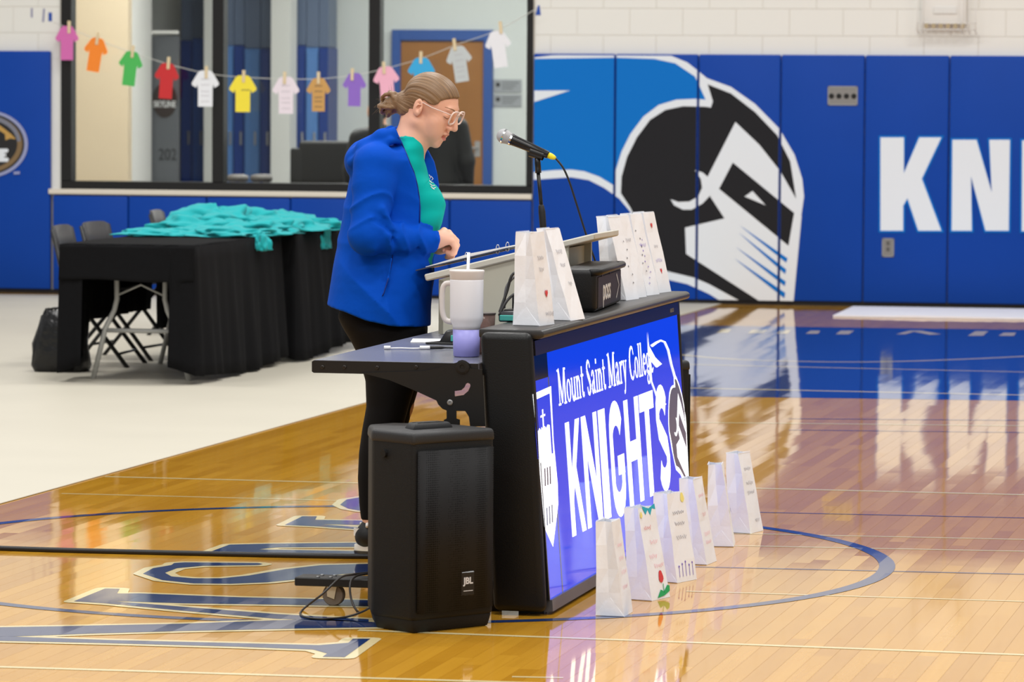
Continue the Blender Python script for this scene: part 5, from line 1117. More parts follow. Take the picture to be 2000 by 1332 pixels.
YP = 14.2
def PP(px, py, d=0.): return np.array(aty(px, py, YP)[:])*np.array([1, 0, 1])+np.array([0, YP+d, 0])
def PX(px): return aty(px, 400, YP).x
def PZ(py): return aty(780, py, YP).z
U = YP/F                                    # metres per pixel at the speaker
def sweep(tab, y0=YP, pw_=2.3):
    """profile table rows: (py, x_left px, x_right px, half width m, centre offset m)"""
    zz = np.array([PZ(r[0]) for r in tab])[::-1]; cx = np.array([(PX(r[1])+PX(r[2]))/2 for r in tab])[::-1]; hx = np.array([(PX(r[2])-PX(r[1]))/2 for r in tab])[::-1]
    hy = np.array([r[3] for r in tab])[::-1]; cy = np.array([r[4] if len(r) > 4 else 0 for r in tab])[::-1]
    def f(x, y, z):
        a = np.interp(z, zz, hx); b = np.interp(z, zz, hy); c = np.interp(z, zz, cx); e = y0+np.interp(z, zz, cy)
        q = (np.abs((x-c)/a)**pw_+np.abs((y-e)/b)**pw_)**(1/pw_)
        d = (q-1)*np.minimum(a, b)
        return np.maximum(d, np.maximum(z-zz[-1], zz[0]-z))
    lo = (cx.min()-hx.max(), y0-hy.max()-.05, zz[0]); hi = (cx.max()+hx.max(), y0+hy.max()+.05, zz[-1]); return f, lo, hi

person = thing('person', 'person in royal blue zip hoodie and teal T-shirt reading at the lectern', 'person', PP(775, 1075)*np.array([1, 1, 0]))
skin = mat('fair skin', (232, 178, 152), rough=.5, var=(26, .06), sss=.12, bump=(220, .05, .001))
# head frame: x forward, y to her left, z up
PSI = math.radians(20); HP = math.radians(29)
HM = Matrix.Translation(PP(834, 212)) @ Matrix.Rotation(-PSI, 4, 'Z') @ Matrix.Rotation(HP, 4, 'Y')
HR = np.array(HM.to_3x3())
def hp_(x, y, z): return np.array((HM @ Vector((x, y, z)))[:])
# ---- body, one skin surface from crown to ankles
hx0, hx1 = PX(770), PX(912); hz0, hz1 = PZ(300), PZ(130)
bd = Field(axis_((PX(640), hx0, .009), (hx0, hx1, .0026), (hx1, hx1+.02, .006)), axis_((YP-.32, YP-.13, .006), (YP-.13, YP+.12, .0026), (YP+.12, YP+.3, .009)), axis_((-.005, PZ(510), .009), (PZ(510), PZ(436), .0026), (PZ(436), hz0, .007), (hz0, hz1, .0026)))
E_ = lambda c, r, k=.012, op='u': bd.ell(hp_(*c), r, HR, k, op)
def Cn(a, b, ra, rb, k=.012, op='u'): bd.cone(hp_(*a), hp_(*b), ra, rb, k, op)
E_((.0, 0, .036), (.096, .073, .082), .01)
E_((.042, 0, -.022), (.054, .058, .080), .02)
for s_ in (-1, 1):
    Cn((.012, s_*.050, -.045), (.080, s_*.012, -.084), .020, .016, .022)
    E_((.064, s_*.034, -.020), (.027, .027, .030), .018)
    E_((.076, s_*.030, -.05), (.024, .022, .028), .02)
E_((.085, 0, .043), (.012, .044, .012), .014)
E_((.088, 0, -.088), (.013, .018, .013), .012)
for s_ in (-1, 1):
    bd.ell(hp_(.105, s_*.031, .022), (.016, .019, .013), HR, .012, 's')
    E_((.0800, s_*.031, .020), (.0145, .0155, .0125), .005)
Cn((.099, 0, .034), (.121, 0, -.010), .0085, .0115, .009)
for s_ in (-1, 1): E_((.107, s_*.0115, -.018), (.011, .0075, .0075), .006)
E_((.102, 0, -.041), (.0105, .021, .0075), .006)
E_((.100, 0, -.061), (.0105, .018, .0075), .006)
bd.ell(hp_(.110, 0, -.0505), (.013, .019, .0036), HR, .003, 's')
E_((.096, 0, -.0735), (.006, .016, .006), .008)
# ears
for s_ in (-1, 1):
    er = HR @ np.array(Matrix.Rotation(-.28, 3, 'Y') @ Matrix.Rotation(s_*.25, 3, 'Z'))
    bd.ell(hp_(-.006, s_*.074, .002), (.0185, .0075, .031), er, .004)
    bd.ell(hp_(-.003, s_*.0835, .006), (.0100, .0105, .0190), er, .003, 's')
    bd.ell(hp_(.006, s_*.077, .0), (.004, .005, .008), er, .002)
    bd.chain([hp_(-.012, s_*.078, -.004), hp_(-.008, s_*.079, .012), hp_(.002, s_*.078, .016)], [.0022, .0026, .002], .002)
# neck, trunk
nb = PP(800, 282)
bd.cone(hp_(-.022, 0, -.03), nb, .053, .054, .03)
bd.cone(nb, PP(772, 330), .053, .08, .03); bd.cone(PP(765, 340), PP(760, 560), .11, .13, .04)
for s_, sh, el_, wr in ((-1, (742, 322, -.15), (724, 460, -.20), (850, 469, -.105)), (1, (760, 318, .15), (745, 455, .2), (848, 480, .03))):
    S_, L_, W_ = PP(*sh), PP(*el_), PP(*wr)
    bd.chain([S_, L_, W_], [.05, .04, .027], .02)
    # hand: palm and five curled fingers
    if s_ < 0:
        W2 = PP(858, 466, -.10); K = [PP(868, 449, -.075), PP(877, 453, -.090), PP(882, 460, -.102), PP(883, 469, -.110)]
        bd.cone(W_, W2, .026, .026, .01)
        for kp in K: bd.cone(W2, kp, .021, .0115, .012)
        M1 = [PP(886, 463, -.055), PP(892, 469, -.075), PP(893, 477, -.090), PP(890, 482, -.100)]
        M2 = [PP(885, 479, -.05), PP(889, 487, -.065), PP(888, 492, -.082), PP(884, 493, -.094)]
        M3 = [PP(873, 481, -.055), PP(875, 489, -.068), PP(875, 492, -.080), PP(874, 490, -.09)]
        for j in range(4): bd.chain([K[j], M1[j], M2[j], M3[j]], [.0112, .0102, .0092, .0082], .003)
        bd.chain([PP(856, 458, -.08), PP(866, 452, -.055), PP(877, 458, -.045), PP(884, 468, -.045)], [.014, .012, .0105, .009], .005)
    else:
        W2 = PP(858, 482, .0); bd.cone(W_, W2, .026, .024, .01)
        K = [PP(868, 474, -.03), PP(874, 479, -.02), PP(875, 484, -.005), PP(873, 489, .008)]
        for kp in K: bd.cone(W2, kp, .02, .0112, .012)
        for j, kp in enumerate(K): bd.chain([kp, kp+np.array([.022, -.025, -.008]), kp+np.array([.018, -.045, -.02]), kp+np.array([.0, -.05, -.022])], [.011, .010, .009, .008], .003)
        bd.chain([PP(860, 476, -.02), PP(868, 468, -.03), PP(876, 466, -.035)], [.013, .0105, .009], .005)
for s_ in (-1, 1):
    dx = 0 if s_ < 0 else 10
    bd.chain([PP(752+dx, 600, s_*.085), PP(762+dx, 790, s_*.085), PP(733+dx, 1000, s_*.09), PP(733+dx, 1050, s_*.09)], [.11, .056, .036, .036], .03)
    bd.cone(PP(728+dx, 1058, s_*.09), PP(795+dx, 1066, s_*.10), .03, .022, .02)
body = bd.obj('body', skin, person, 1)

# ---- face details
def hmesh(q, name, m, **k):
    V = [HM @ Vector(v)-person.location for v in q.V]; return obj(name, V, q.F, m, person, **k)
lipm = mat('lip rose', (206, 126, 118), rough=.45)
from mathutils.bvhtree import BVHTree
bvb = BVHTree.FromPolygons([v.co+person.location for v in body.data.vertices], [tuple(p.vertices) for p in body.data.polygons])
HD_ = (HM.to_3x3() @ Vector((-1, 0, 0))).normalized()
def onface(y, z, off=.0006):
    """point on the face in front of (y, z), lifted a little"""
    h = bvb.ray_cast(HM @ Vector((.2, y, z)), HD_)
    return (h[0]-HD_*off if h[0] is not None else HM @ Vector((.1, y, z)))-person.location
for nm, z0, z1 in (('upper_lip', -.0495, -.0385), ('lower_lip', -.0655, -.0535)):
    n, m_ = 16, 5; V = []
    for i in range(n+1):
        u = -1+2*i/n; w_ = (1-u*u)**.6
        lo_, hi_ = (z0+.0005, z0+(z1-z0)*w_*(1-.25*math.exp(-(u/.25)**2))) if nm == 'upper_lip' else (z1-(z1-z0)*w_, z1-.0005)
        for j in range(m_+1): V.append(onface(u*.0205, lo_+(hi_-lo_)*j/m_+.001*u*u))
    obj(nm, V, [(i*(m_+1)+j, i*(m_+1)+j+1, (i+1)*(m_+1)+j+1, (i+1)*(m_+1)+j) for i in range(n) for j in range(m_)], lipm, person, smooth=True)
brow = mat('brow hair', (150, 112, 82), rough=.8); lash = mat('dark lashes', (70, 48, 38), rough=.7)
for s_ in (-1, 1):
    q = MB(); q.tube([onface(s_*(.013+.036*t), .043+.006*sin(t*2.6), .0002) for t in [k/10 for k in range(11)]], [.0010, .0020, .0024, .0024, .0023, .0021, .0019, .0017, .0014, .001, .0006], 6); q.obj('eyebrow', brow, person, smooth=True)
    q = MB(); q.tube([onface(s_*(.019+.027*t), .0150-.0035*sin(pi*t), .0003) for t in [k/10 for k in range(11)]], [.0005, .0009, .0011, .0012, .0012, .0012, .0012, .0012, .0011, .0009, .0005], 6); q.obj('eyelashes', lash, person, smooth=True)
    q = MB(); q.tube([onface(s_*(.018+.028*t), .0275+.003*sin(pi*t), -.0001) for t in [k/10 for k in range(11)]], .0005, 5); q.obj('eyelid_crease', mat('eyelid shade', (176, 112, 94), rough=.7), person, smooth=True)
# ---- glasses
clearp = mat('clear pink acetate', (244, 222, 212), rough=.15, trans=.25, ior=1.3); lensm = bpy.data.materials.new('spectacle lens'); lensm.use_nodes = True
N, L = nt(lensm); N.clear(); o_ = N.new('ShaderNodeOutputMaterial'); mx = N.new('ShaderNodeMixShader'); tr = N.new('ShaderNodeBsdfTransparent'); gl = N.new('ShaderNodeBsdfGlossy'); gl.inputs['Roughness'].default_value = .03; mx.inputs[0].default_value = .09
L.new(tr.outputs[0], mx.inputs[1]); L.new(gl.outputs[0], mx.inputs[2]); L.new(mx.outputs[0], o_.inputs[0])
gl_ = bpy.data.objects.new('glasses', None); C.objects.link(gl_); gl_.parent = person
gl_['label'] = 'clear pinkish framed glasses'
def gmesh(q, name, m, **k):
    V = [HM @ Vector(v)-person.location for v in q.V]; return obj(name, V, q.F, m, gl_, **k)
for s_ in (-1, 1):
    P = []
    for k in range(32):
        a = 2*pi*k/32; c_, s1 = cos(a), sin(a); e = .62
        y = .0245*math.copysign(abs(c_)**e, c_); z = .0205*math.copysign(abs(s1)**e, s1)-(.002*c_*s_)
        P.append(Vector((.1115-.055*max(0, y*s_)-.077*z, s_*.033+y*1.08, .025+z*1.1)))
    q = MB(); q.tube(P, .0030, 8, closed=True); gmesh(q, 'rim', clearp, smooth=True)
    q = MB(); q.add(P, [tuple(range(32))]); gmesh(q, 'lens', lensm)
    q = MB(); q.tube([Vector((.107, s_*.059, .035)), Vector((.092, s_*.0675, .034)), Vector((.04, s_*.074, .026)), Vector((.004, s_*.0775, .025)), Vector((-.016, s_*.074, .014))], .0019, 8); gmesh(q, 'temple', clearp, smooth=True)
q = MB(); q.tube([Vector((.110, -.010, .034)), Vector((.113, 0, .037)), Vector((.110, .010, .034))], .0021, 8); gmesh(q, 'bridge', clearp, smooth=True)

# ---- hair: combed back into a bun
hairm = mat('light brown hair', (126, 94, 62), rough=.42, spec=.5)
N, L = nt(hairm); b_ = N['Principled BSDF']; at = N.new('ShaderNodeAttribute'); at.attribute_name = 'strand'
m2 = N.new('ShaderNodeMapping'); m2.inputs['Scale'].default_value = (26, 5, 1); L.new(at.outputs['Vector'], m2.inputs['Vector'])
n1 = N.new('ShaderNodeTexNoise'); n1.inputs['Scale'].default_value = 1.0; n1.inputs['Detail'].default_value = 6; n1.inputs['Roughness'].default_value = .65; L.new(m2.outputs[0], n1.inputs['Vector'])
cr = N.new('ShaderNodeValToRGB'); cr.color_ramp.elements[0].position = .32; cr.color_ramp.elements[0].color = srgb(78, 55, 36); cr.color_ramp.elements[1].position = .68; cr.color_ramp.elements[1].color = srgb(160, 126, 90)
L.new(n1.outputs['Fac'], cr.inputs[0]); L.new(cr.outputs[0], b_.inputs['Base Color'])
bp = N.new('ShaderNodeBump'); bp.inputs['Strength'].default_value = .5; bp.inputs['Distance'].default_value = .0015; L.new(n1.outputs['Fac'], bp.inputs['Height']); L.new(bp.outputs[0], b_.inputs['Normal'])
hr = Field(axis_((PX(735), PX(912), .0026)), axis_((YP-.10, YP+.10, .0026)), axis_((PZ(262), PZ(128), .0026)))
HI = np.array(HM.inverted())
gx_ = [-.14, -.075, -.045, -.018, .0, .02, .040, .062, .085, .098, .12]; gz_ = [-.075, -.068, -.055, -.028, .034, .030, .034, .062, .088, .092, .090]
def hair_cap(x, y, z):
    lx = HI[0, 0]*x+HI[0, 1]*y+HI[0, 2]*z+HI[0, 3]; ly = HI[1, 0]*x+HI[1, 1]*y+HI[1, 2]*z+HI[1, 3]; lz = HI[2, 0]*x+HI[2, 1]*y+HI[2, 2]*z+HI[2, 3]
    c = (.0, 0, .038); r = (.1005, .0775, .0885); u = ((lx-c[0])/r[0], ly/r[1], (lz-c[2])/r[2])
    k0 = np.sqrt(u[0]**2+u[1]**2+u[2]**2); k1 = np.sqrt((u[0]/r[0])**2+(u[1]/r[1])**2+(u[2]/r[2])**2)+1e-9; d = k0*(k0-1)/k1
    # nape, below the skull
    kk = np.sqrt(((lx+.05)/.045)**2+(ly/.055)**2+((lz+.03)/.045)**2); d2 = (kk-1)*.045
    h = np.clip(.5+.5*(d-d2)/.02, 0, 1); d = d*(1-h)+d2*h-.02*h*(1-h)
    an = np.arctan2(lz+.03, ly); d = d-.0009*np.sin(an*38+5*np.sin(an*5))-.0005*np.sin(an*81)
    cut = (np.interp(lx, gx_, gz_)+.012*(np.abs(ly)/.07)*(lx > .05)-lz)*.8
    hh = np.clip(.5-.5*(d-cut)/.006, 0, 1); return d*(1-hh)+cut*hh+.006*hh*(1-hh)
c_ = hp_(0, 0, .03); hr.add(hair_cap, c_-.16, c_+.16, .001)
bc = np.array([-.118, 0, -.052])
hr.cone(hp_(-.085, 0, -.02), hp_(*bc), .036, .026, .02)
hr.ell(hp_(*bc), (.029, .031, .028), HR, .014)
rb = np.random.RandomState(5)
for k in range(17):
    a = rb.uniform(0, 6.28); ti = rb.uniform(.3, 1.4); ax_ = np.array([rb.normal(), rb.normal(), rb.normal()]); ax_ /= np.linalg.norm(ax_); t1 = np.cross(ax_, [0, 0, 1.]); t1 /= np.linalg.norm(t1); t2 = np.cross(ax_, t1); R0 = rb.uniform(.026, .041)
    L_ = [hp_(*(bc+np.array([-.006, 0, 0])+R0*(t1*cos(a+q*.42)+t2*sin(a+q*.42))+ax_*.012)) for q in range(9)]
    hr.chain(L_, [.004, .0065, .0075, .008, .008, .008, .0075, .0065, .004], .003)
hair = hr.obj('hair', hairm, person, 1); HI_ = HM.inverted(); at_ = hair.data.attributes.new('strand', 'FLOAT_VECTOR', 'POINT'); sv = []
for v in hair.data.vertices:
    p = HI_ @ (v.co+person.location)
    if p.x > -.10: sv += [math.atan2(abs(p.y), p.z+.03)*2.2, p.x*1.0, 0]
    else: sv += [math.hypot(p.y, p.z+.052)*70+math.atan2(p.y, p.z+.052)*.5, p.x*8, 2.]
at_.data.foreach_set('vector', sv)
hair['label'] = 'light brown hair combed back into a low bun'
fy = MB()
for k in range(40):
    a = rb.uniform(0, 6.28); st = np.array([-.13, 0, -.05])+np.array([-.012, .03*cos(a), .03*sin(a)]); ln = rb.uniform(.012, .034); dr = np.array([-.6, .6*cos(a)+rb.normal()*.4, .7*sin(a)+rb.normal()*.4])
    P = [Vector(hp_(*(st+dr*ln*t+np.array([0, 0, -.02*t*t*rb.uniform(0, 1)])))) -person.location for t in (0, .35, .7, 1.)]
    fy.tube(P, [.0004, .0003, .0002, .00015], 4)
tag(fy.obj('loose_hairs', hairm, person), kind='stuff')

# ---- T-shirt
tee_m = mat('teal jersey', (0, 172, 162), rough=.8, spec=.15, var=(9, .08), bump=(900, .1, .001))
tt = Field(axis_((PX(660), PX(885), .0045)), axis_((YP-.22, YP+.22, .006)), axis_((PZ(560), PZ(262), .0045)))
TT = [(266, 776, 820, .062), (276, 772, 824, .07), (290, 752, 826, .10), (310, 720, 829, .125), (335, 705, 835, .132), (350, 700, 841, .132), (362, 698, 852, .132), (378, 695, 864, .133), (400, 690, 868, .133), (418, 688, 869, .133), (436, 686, 864, .136), (455, 684, 856, .14), (480, 682, 850, .145), (520, 676, 846, .15), (545, 674, 844, .15), (552, 674, 844, .15)]
f, lo, hi = sweep(TT)
def tee_f(x, y, z):
    return f(x, y, z)-.003*np.sin(z*42+x*20)*np.sin(y*16+1)*(x > PX(790))-.002*np.sin(z*90-x*35+y*30)
tt.add(tee_f, lo, hi, .004)
tt.cone(hp_(-.022, 0, -.03), nb, .050, .050, .004, 's')
tee = tt.obj('t_shirt', tee_m, person, 2)
q = MB(); cpts = []
for k in range(28):
    a = 2*pi*k/28; cpts.append(Vector(PP(801+29*cos(a), 273+7.5*cos(a)+3, 0)+np.array([0, .060*sin(a), .004*sin(a)**2]))-person.location)
q.tube(cpts, .0055, 8, closed=True); q.obj('collar', mat('teal rib collar', (8, 142, 138), rough=.8), person, smooth=True)
# small white chest print, laid on the cloth
bv = BVHTree.FromPolygons([v.co+person.location for v in tee.data.vertices], [tuple(p.vertices) for p in tee.data.polygons])
def oncloth(px, py, off=.0012):
    h = bv.ray_cast(EYE, ray(px, py).normalized())
    return (h[0]+h[1]*off if h[0] is not None else aty(px, py, YP-.1))-person.location
q = MB()
for P in ([(838, 341), (841, 346), (839, 350)], [(842, 344), (846, 349), (843, 352)], [(838, 353), (843, 357), (847, 356)], [(839, 359), (844, 363), (849, 362)], [(841, 364), (845, 368), (851, 366)], [(843, 367), (848, 370)]):
    q.ribbon(P, 1.3, lambda x, y: oncloth(x, y))
q.obj('chest_print', wpr, person)

# ---- hoodie
blue_h = mat('royal blue performance fleece', (0, 73, 184), rough=.75, var=(5, .07), spec=.1, bump=(13, .35, .012))
hd = Field(axis_((PX(626), PX(872), .0042)), axis_((YP-.34, YP+.33, .0048)), axis_((PZ(645), PZ(232), .0042)))
TH_ = [(276, 748, 836, .085), (284, 742, 842, .10), (296, 705, 850, .15), (312, 690, 860, .168), (330, 684, 866, .165), (360, 677, 868, .162), (400, 670, 866, .163), (440, 663, 862, .172), (480, 656, 857, .186), (520, 649, 850, .205), (560, 643, 845, .222), (600, 638, 843, .232), (642, 634, 843, .236)]
f, lo, hi = sweep(TH_, pw_=2.4)
def folds(x, y, z):
    u = (x-PX(760))*1.0; v = z-PZ(560)
    rd = lambda a: (1-np.abs(np.sin(a)))**2
    d = .011*rd(11*u+6.5*v+1.2*np.sin(4*v+5*y))*np.clip((PZ(485)-z)/.10, 0, 1)
    d += .007*rd(17*u-7*v+1.5*np.sin(6*v)+4*y+.7)*np.clip((PZ(500)-z)/.10, 0, 1)
    d += .006*rd(24*(z-PZ(400))+12*u+2*np.sin(9*y))*np.exp(-((z-PZ(430))/.10)**2)
    d += .006*rd(20*u-3*v+3*y+.4)*np.clip((z-PZ(470))/.08, 0, 1)
    d -= .006
    return d
hd.add(lambda x, y, z: f(x, y, z)-folds(x, y, z), lo, hi, .004)
def sleeve_folds(F_, a, b, n, amp, r):
    pass
nS, nE, nW = PP(737, 322, -.150), PP(724, 455, -.222), PP(846, 470, -.125)
fS, fE, fW = PP(762, 318, .155), PP(748, 450, .21), PP(840, 480, .05)
for S_, E2, W_ in ((nS, nE, nW), (fS, fE, fW)):
    for A_, B_, ra, rb_, k_, fq in ((S_, S_*.72+E2*.28, .078, .072, .04, 0), (S_*.72+E2*.28, E2, .072, .066, .014, 1.), (E2, W_, .064, .040, .014, 1.6)):
        ba = B_-A_; l2 = ba @ ba; n1_ = np.cross(ba, [0, 1., 0]); n1_ /= np.linalg.norm(n1_); n2_ = np.cross(ba, n1_); n2_ /= np.linalg.norm(n2_)
        def fs(x, y, z, A_=A_, ba=ba, l2=l2, ra=ra, rb_=rb_, n1_=n1_, n2_=n2_, fq=fq):
            P_ = [x-A_[0], y-A_[1], z-A_[2]]; t = np.clip(sum(P_[i]*ba[i] for i in range(3))/l2, 0, 1)
            q_ = [P_[i]-ba[i]*t for i in range(3)]; dd = np.sqrt(sum(c*c for c in q_)); an = np.arctan2(sum(q_[i]*n2_[i] for i in range(3)), sum(q_[i]*n1_[i] for i in range(3)))
            w_ = (1-np.abs(np.sin(t*7*fq+1.1*np.sin(an*1.0+.6)+.5*np.sin(an*2))))**2
            return dd-(ra+(rb_-ra)*t)-(.009*w_-.003)*(fq > 0)*np.clip(t*4, 0, 1)
        hd.add(fs, np.minimum(A_, B_)-.09, np.maximum(A_, B_)+.09, k_)
# creases at the bend of the near elbow
for (p, q2, r_) in (((746, 412, -.27), (758, 425, -.25), .010), ((742, 428, -.272), (764, 446, -.245), .009), ((730, 408, -.278), (744, 416, -.27), .008), ((756, 447, -.262), (778, 452, -.235), .008), ((790, 455, -.2), (800, 478, -.195), .007), ((812, 458, -.178), (818, 484, -.175), .006), ((770, 462, -.235), (782, 486, -.23), .007)):
    hd.cone(PP(*p), PP(*q2), r_, r_*.6, .016, 's')
for (p, q2, r_) in (((736, 437, -.262), (762, 455, -.25), .010), ((752, 405, -.25), (768, 440, -.235), .010), ((782, 454, -.215), (792, 482, -.21), .008), ((700, 455, -.24), (735, 478, -.262), .012)):
    hd.cone(PP(*p), PP(*q2), r_, r_*.7, .02)
# hood lying on the shoulders, a roll round the back of the neck
for s_ in (-1, 1):
    hd.chain([PP(789, 276, s_*.072), PP(775, 262, s_*.098), PP(748, 268, s_*.112), PP(716, 290, s_*.10), PP(700, 308, s_*.055), PP(697, 314, 0)], [.012, .022, .026, .030, .034, .036], .02)
hd.cone(PP(765, 262, 0), PP(712, 300, 0), .03, .05, .03)
hd.cone(PP(700, 318, -.05), PP(700, 318, .05), .040, .040, .02)
hd.cone(PP(694, 328, -.04), PP(694, 328, .04), .028, .028, .015)
hd.chain([PP(789, 276, -.092), PP(765, 274, -.132), PP(735, 286, -.148), PP(705, 302, -.13), PP(688, 318, -.085)], [.007, .010, .011, .012, .014], .012)
# waist pocket seam
hd.chain([PP(768, 500, -.222), PP(762, 540, -.225), PP(750, 578, -.226)], [.004, .005, .004], .01, )
# neck hole, front opening and slanting hem
hd.cone(hp_(-.022, 0, -.03)+np.array([0, 0, .05]), nb+np.array([.004, 0, -.02]), .062, .066, .01, 's')
oy = [PZ(p) for p in (640, 560, 500, 440, 400, 364, 340, 316, 283, 265, 240)]; ox = [PX(p) for p in (860, 858, 836, 823, 823.5, 818, 812, 802, 789, 780, 770)]; fx = [PX(p) for p in (860, 858, 846, 848, 853, 857, 853, 847, 829, 821, 812)]
hz = [PX(p) for p in (620, 637, 680, 720, 770, 838, 880)]; hy_ = [PZ(p) for p in (590, 594, 605, 620, 630, 635, 636)]
g = hd.pts((slice(None),)*3); tq = np.clip((g[1]-(YP-.0))/.05, 0, 1)
th = np.interp(g[2], oy, ox)*(1-tq)+np.interp(g[2], oy, fx)*tq
chest = (g[1] > YP-.115) | (g[0] < PX(845))
sleeve = np.minimum.reduce([np.full(g[0].shape, 1.)])
def cone_d(a, b, r, g):
    ba = b-a; t = np.clip(sum((g[i]-a[i])*ba[i] for i in range(3))/(ba @ ba), 0, 1); return np.sqrt(sum((g[i]-a[i]-ba[i]*t)**2 for i in range(3)))-r
arm = np.minimum(cone_d(nE, nW, .056, g), cone_d(fE, fW, .052, g)); cutd = (g[0]-th)*.9
cutd = np.where(arm < .006, -np.abs(arm)-.02, cutd); cutd = np.minimum(cutd, arm*1.0-.0)*(arm < .05)+cutd*(arm >= .05)
hd.d = np.maximum(hd.d, cutd); hd.d = np.maximum(hd.d, (np.interp(g[0], hz, hy_)-g[2])*.95)
# open cuff ends
for W_, E2 in ((nW, nE), (fW, fE)):
    dv = (W_-E2)/np.linalg.norm(W_-E2); e = sum((g[i]-W_[i]-dv[i]*.012)*dv[i] for i in range(3)); near = sum((g[i]-W_[i])**2 for i in range(3)) < .07**2
    hd.d = np.where(near, np.maximum(hd.d, e), hd.d)
del g, tq, th, arm, cutd
hood = hd.obj('hoodie', blue_h, person, 2)
bvh = BVHTree.FromPolygons([v.co+person.location for v in hood.data.vertices], [tuple(p.vertices) for p in hood.data.polygons])
def onhood(px, py, off=.0015):
    h = bvh.ray_cast(EYE, ray(px, py).normalized()); return (h[0]+h[1]*off if h[0] is not None and h[0].y < YP+.05 else aty(px, py, YP-.1))-person.location
dkb = mat('navy zip tape', (0, 34, 120), rough=.6)
MB().tube([onhood(x, y, .001) for x, y in ((777.5, 268), (786.5, 284), (795, 304), (801, 320), (808, 336), (814.5, 360), (818.5, 384), (820, 405), (819, 435))], .0022, 6).obj('zip', dkb, person, smooth=True)
q = MB(); q.tube([onhood(x, y, .001) for x, y in ((767, 498), (764, 520), (758, 545), (750, 572), (747, 578))], .0018, 6); q.obj('pocket_seam', dkb, person, smooth=True)
# ---- leggings
leg_m = mat('black leggings knit', (10, 10, 12), rough=.8, spec=.2, bump=(600, .1, .001))
lg = Field(axis_((PX(640), PX(862), .006)), axis_((YP-.25, YP+.25, .0065)), axis_((PZ(1012), PZ(585), .006)))
for s_ in (-1, 1):
    dx = 0 if s_ < 0 else 8
    T_ = [(604, 668, 806, .09), (618, 664, 824, .10), (640, 676, 836, .118), (690, 702+dx, 834, .108), (740, 717+dx, 817+dx, .098), (790, 719+dx, 802+dx, .085), (835, 711+dx, 790+dx, .078), (880, 705+dx, 783+dx, .074), (930, 703+dx, 772+dx, .064), (980, 706+dx, 755+dx, .048), (1005, 709+dx, 750+dx, .042), (1010, 709+dx, 750+dx, .042)]
    f, lo, hi = sweep(T_, YP+s_*.088, 2.0); lg.add(f, lo, hi, .03)
lg.ell(PP(700, 612, 0), (.055, .17, .075), None, .03)
lg.obj('leggings', leg_m, person, 2)
# ---- shoes
wsh = mat('white shoe leather', (226, 222, 216), rough=.5); bsh = mat('black shoe leather', (18, 18, 20), rough=.5); gum = mat('dark rubber sole', (60, 54, 48), rough=.6)
for s_ in (-1, 1):
    x0 = PX(697+(0 if s_ < 0 else 8)); yc = YP+s_*.09; ya = .03*s_
    def foot_out(ins, z): return [Vector((x0+.135+(.137-ins)*cos(a)*(1), yc+ya*(cos(a)*.5+.5)+(.042-ins)*sin(a)*(1+.18*cos(a)), z))-person.location for a in [2*pi*k/30 for k in range(30)]]
    q = MB(); q.prism(foot_out(.002, .001), foot_out(0, .010)); so = q.obj('shoe_outsole', gum, person)
    q = MB(); q.prism(foot_out(0, .010), foot_out(.001, .034)); q.obj('shoe_midsole', wsh, person, bevel=.004, seg=2)
    sf = Field(axis_((x0-.01, x0+.30, .005)), axis_((yc-.1, yc+.1, .005)), axis_((.02, .16, .005)))
    sf.chain([(x0+.045, yc, .06), (x0+.11, yc+ya*.3, .06), (x0+.19, yc+ya*.6, .052), (x0+.235, yc+ya*.8, .045)], [.042, .043, .040, .036], .03)
    sf.cone((x0+.05, yc, .06), (x0+.07, yc, .115), .040, .036, .02); sf.cone((x0+.07, yc, .11), (x0+.07, yc, .2), .030, .030, .01, 's')
    sf.obj('shoe_upper', bsh, person, 1)
    q = MB(); hc = [Vector((x0+.135-.1375*cos(a)*1.0, yc+.0425*sin(a)*.86, 0)) for a in [-.9+1.8*k/10 for k in range(11)]]
    q.add([p+Vector((0, 0, z))-person.location for z in (.062, .088) for p in [Vector((h.x+.004, h.y, 0)) for h in hc]], [(k, k+1, 12+k, 11+k) for k in range(10)]); q.obj('heel_panel', wsh, person, solid=.004)
    q = MB(); q.tube([Vector((x0+.045, yc+.02*s, .095+.012*k)) -person.location for k, s in ((0, -2), (.4, -2.1), (.9, -1.6))], .006, 8); q.obj('heel_tab', wsh, person, smooth=True)
    MB().lathe([(.034, .10), (.035, .14), (.034, .165)], 18, c=(x0+.068-person.location.x, yc-person.location.y, 0)).obj('sock', wsh, person, smooth=True)

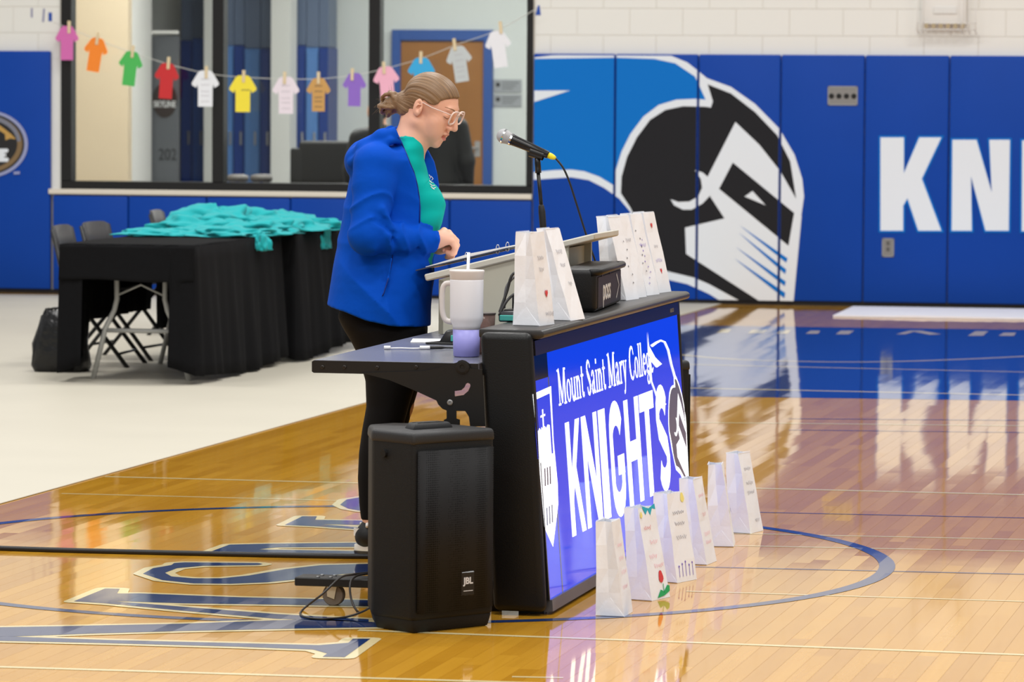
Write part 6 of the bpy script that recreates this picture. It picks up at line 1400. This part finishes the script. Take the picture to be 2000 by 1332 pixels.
# ---- two dark-clothed people in the room behind the glass
jack = mat('black winter jacket', (13, 14, 18), rough=.6, var=(6, .2)); gry = mat('grey backpack', (66, 68, 74), rough=.6); trs = mat('dark trousers', (20, 20, 24), rough=.7); dh = mat('dark hair', (34, 26, 22), rough=.5)
def bystander(label, px, t, face, hgt, seed, pack):
    s0_, _ = bs(px, 300, t); P = WA+WM @ Vector((s0_, t, .005)); p_ = thing('person', label, 'person', P)
    k = hgt/1.72; h = .014; cx, cy = P.x, P.y; b_ = Field(axis_((cx-.42, cx+.42, h)), axis_((cy-.32, cy+.32, h)), axis_((0, 1.80*k, h))); J = Field(*b_.ax); T_ = Field(*b_.ax); Hh = Field(*b_.ax)
    R_ = Matrix.Rotation(face, 3, 'Z')
    def w(x, y, z): v = R_ @ Vector((x, y, 0)); return np.array([cx+v.x*k, cy+v.y*k, .005+z*k])
    b_.ell(w(.01, 0, 1.61), np.array((.098, .078, .115))*k, None, .02); b_.cone(w(-.02, 0, 1.52), w(-.02, 0, 1.36), .055, .07, .02); b_.cone(w(0, 0, 1.35), w(0, 0, .95), .13, .13, .05); b_.ell(w(.11, 0, 1.59), np.array((.015, .015, .02)), None, .01)
    J.ell(w(0, 0, 1.22), np.array((.15, .22, .25))*k, np.array(R_), .05); J.cone(w(0, 0, 1.25), w(0, 0, .88), .17, .19, .06); J.cone(w(-.04, -.16, 1.37), w(-.04, .16, 1.37), .08, .08, .05); J.ell(w(-.09, 0, 1.42), np.array((.08, .12, .08))*k, np.array(R_), .04)
    Hh.ell(w(-.02, 0, 1.635), np.array((.108, .088, .115))*k, np.array(R_), .02); Hh.ell(w(.10, 0, 1.58), np.array((.07, .075, .085)), np.array(R_), .01, 's')
    for s_ in (-1, 1):
        J.chain([w(-.02, s_*.19, 1.36), w(-.03, s_*.26, 1.08), w(.10, s_*.22, .86)], [.075, .066, .05], .03); b_.chain([w(0, s_*.18, 1.35), w(-.03, s_*.26, 1.08), w(.10, s_*.22, .86), w(.15, s_*.2, .79)], [.05, .045, .035, .03], .02)
        for j in range(4): b_.cone(w(.15, s_*(.17+.02*j), .79), w(.18, s_*(.17+.02*j), .72), .014, .011, .006)
        b_.cone(w(.15, s_*.19, .80), w(.19, s_*.14, .76), .015, .012, .006)
        b_.chain([w(0, s_*.09, .92), w(.01, s_*.09, .48), w(-.01, s_*.1, .08)], [.08, .055, .04], .03); b_.cone(w(0, s_*.1, .04), w(.15, s_*.11, .035), .035, .03, .02)
        T_.chain([w(0, s_*.09, .92), w(.01, s_*.09, .48), w(-.01, s_*.1, .05)], [.105, .08, .065], .03)
    b_.obj('body', skin, p_, 1); J.obj('jacket', jack, p_, 1); T_.obj('trousers', trs, p_, 1); Hh.obj('hair', dh, p_, 1)
    if pack:
        K = Field(*b_.ax); K.ell(w(-.22, 0, 1.16), np.array((.10, .15, .22))*k, np.array(R_), .02); K.obj('backpack', gry, p_, 1)
bystander('person in dark clothes with a grey pack behind the glass, left of the bun', 738, 1.3, 1.9, 1.5, 1, True)
bystander('person in a black jacket behind the glass in front of the wooden door', 858, 1.6, 1.2, 1.62, 2, False)
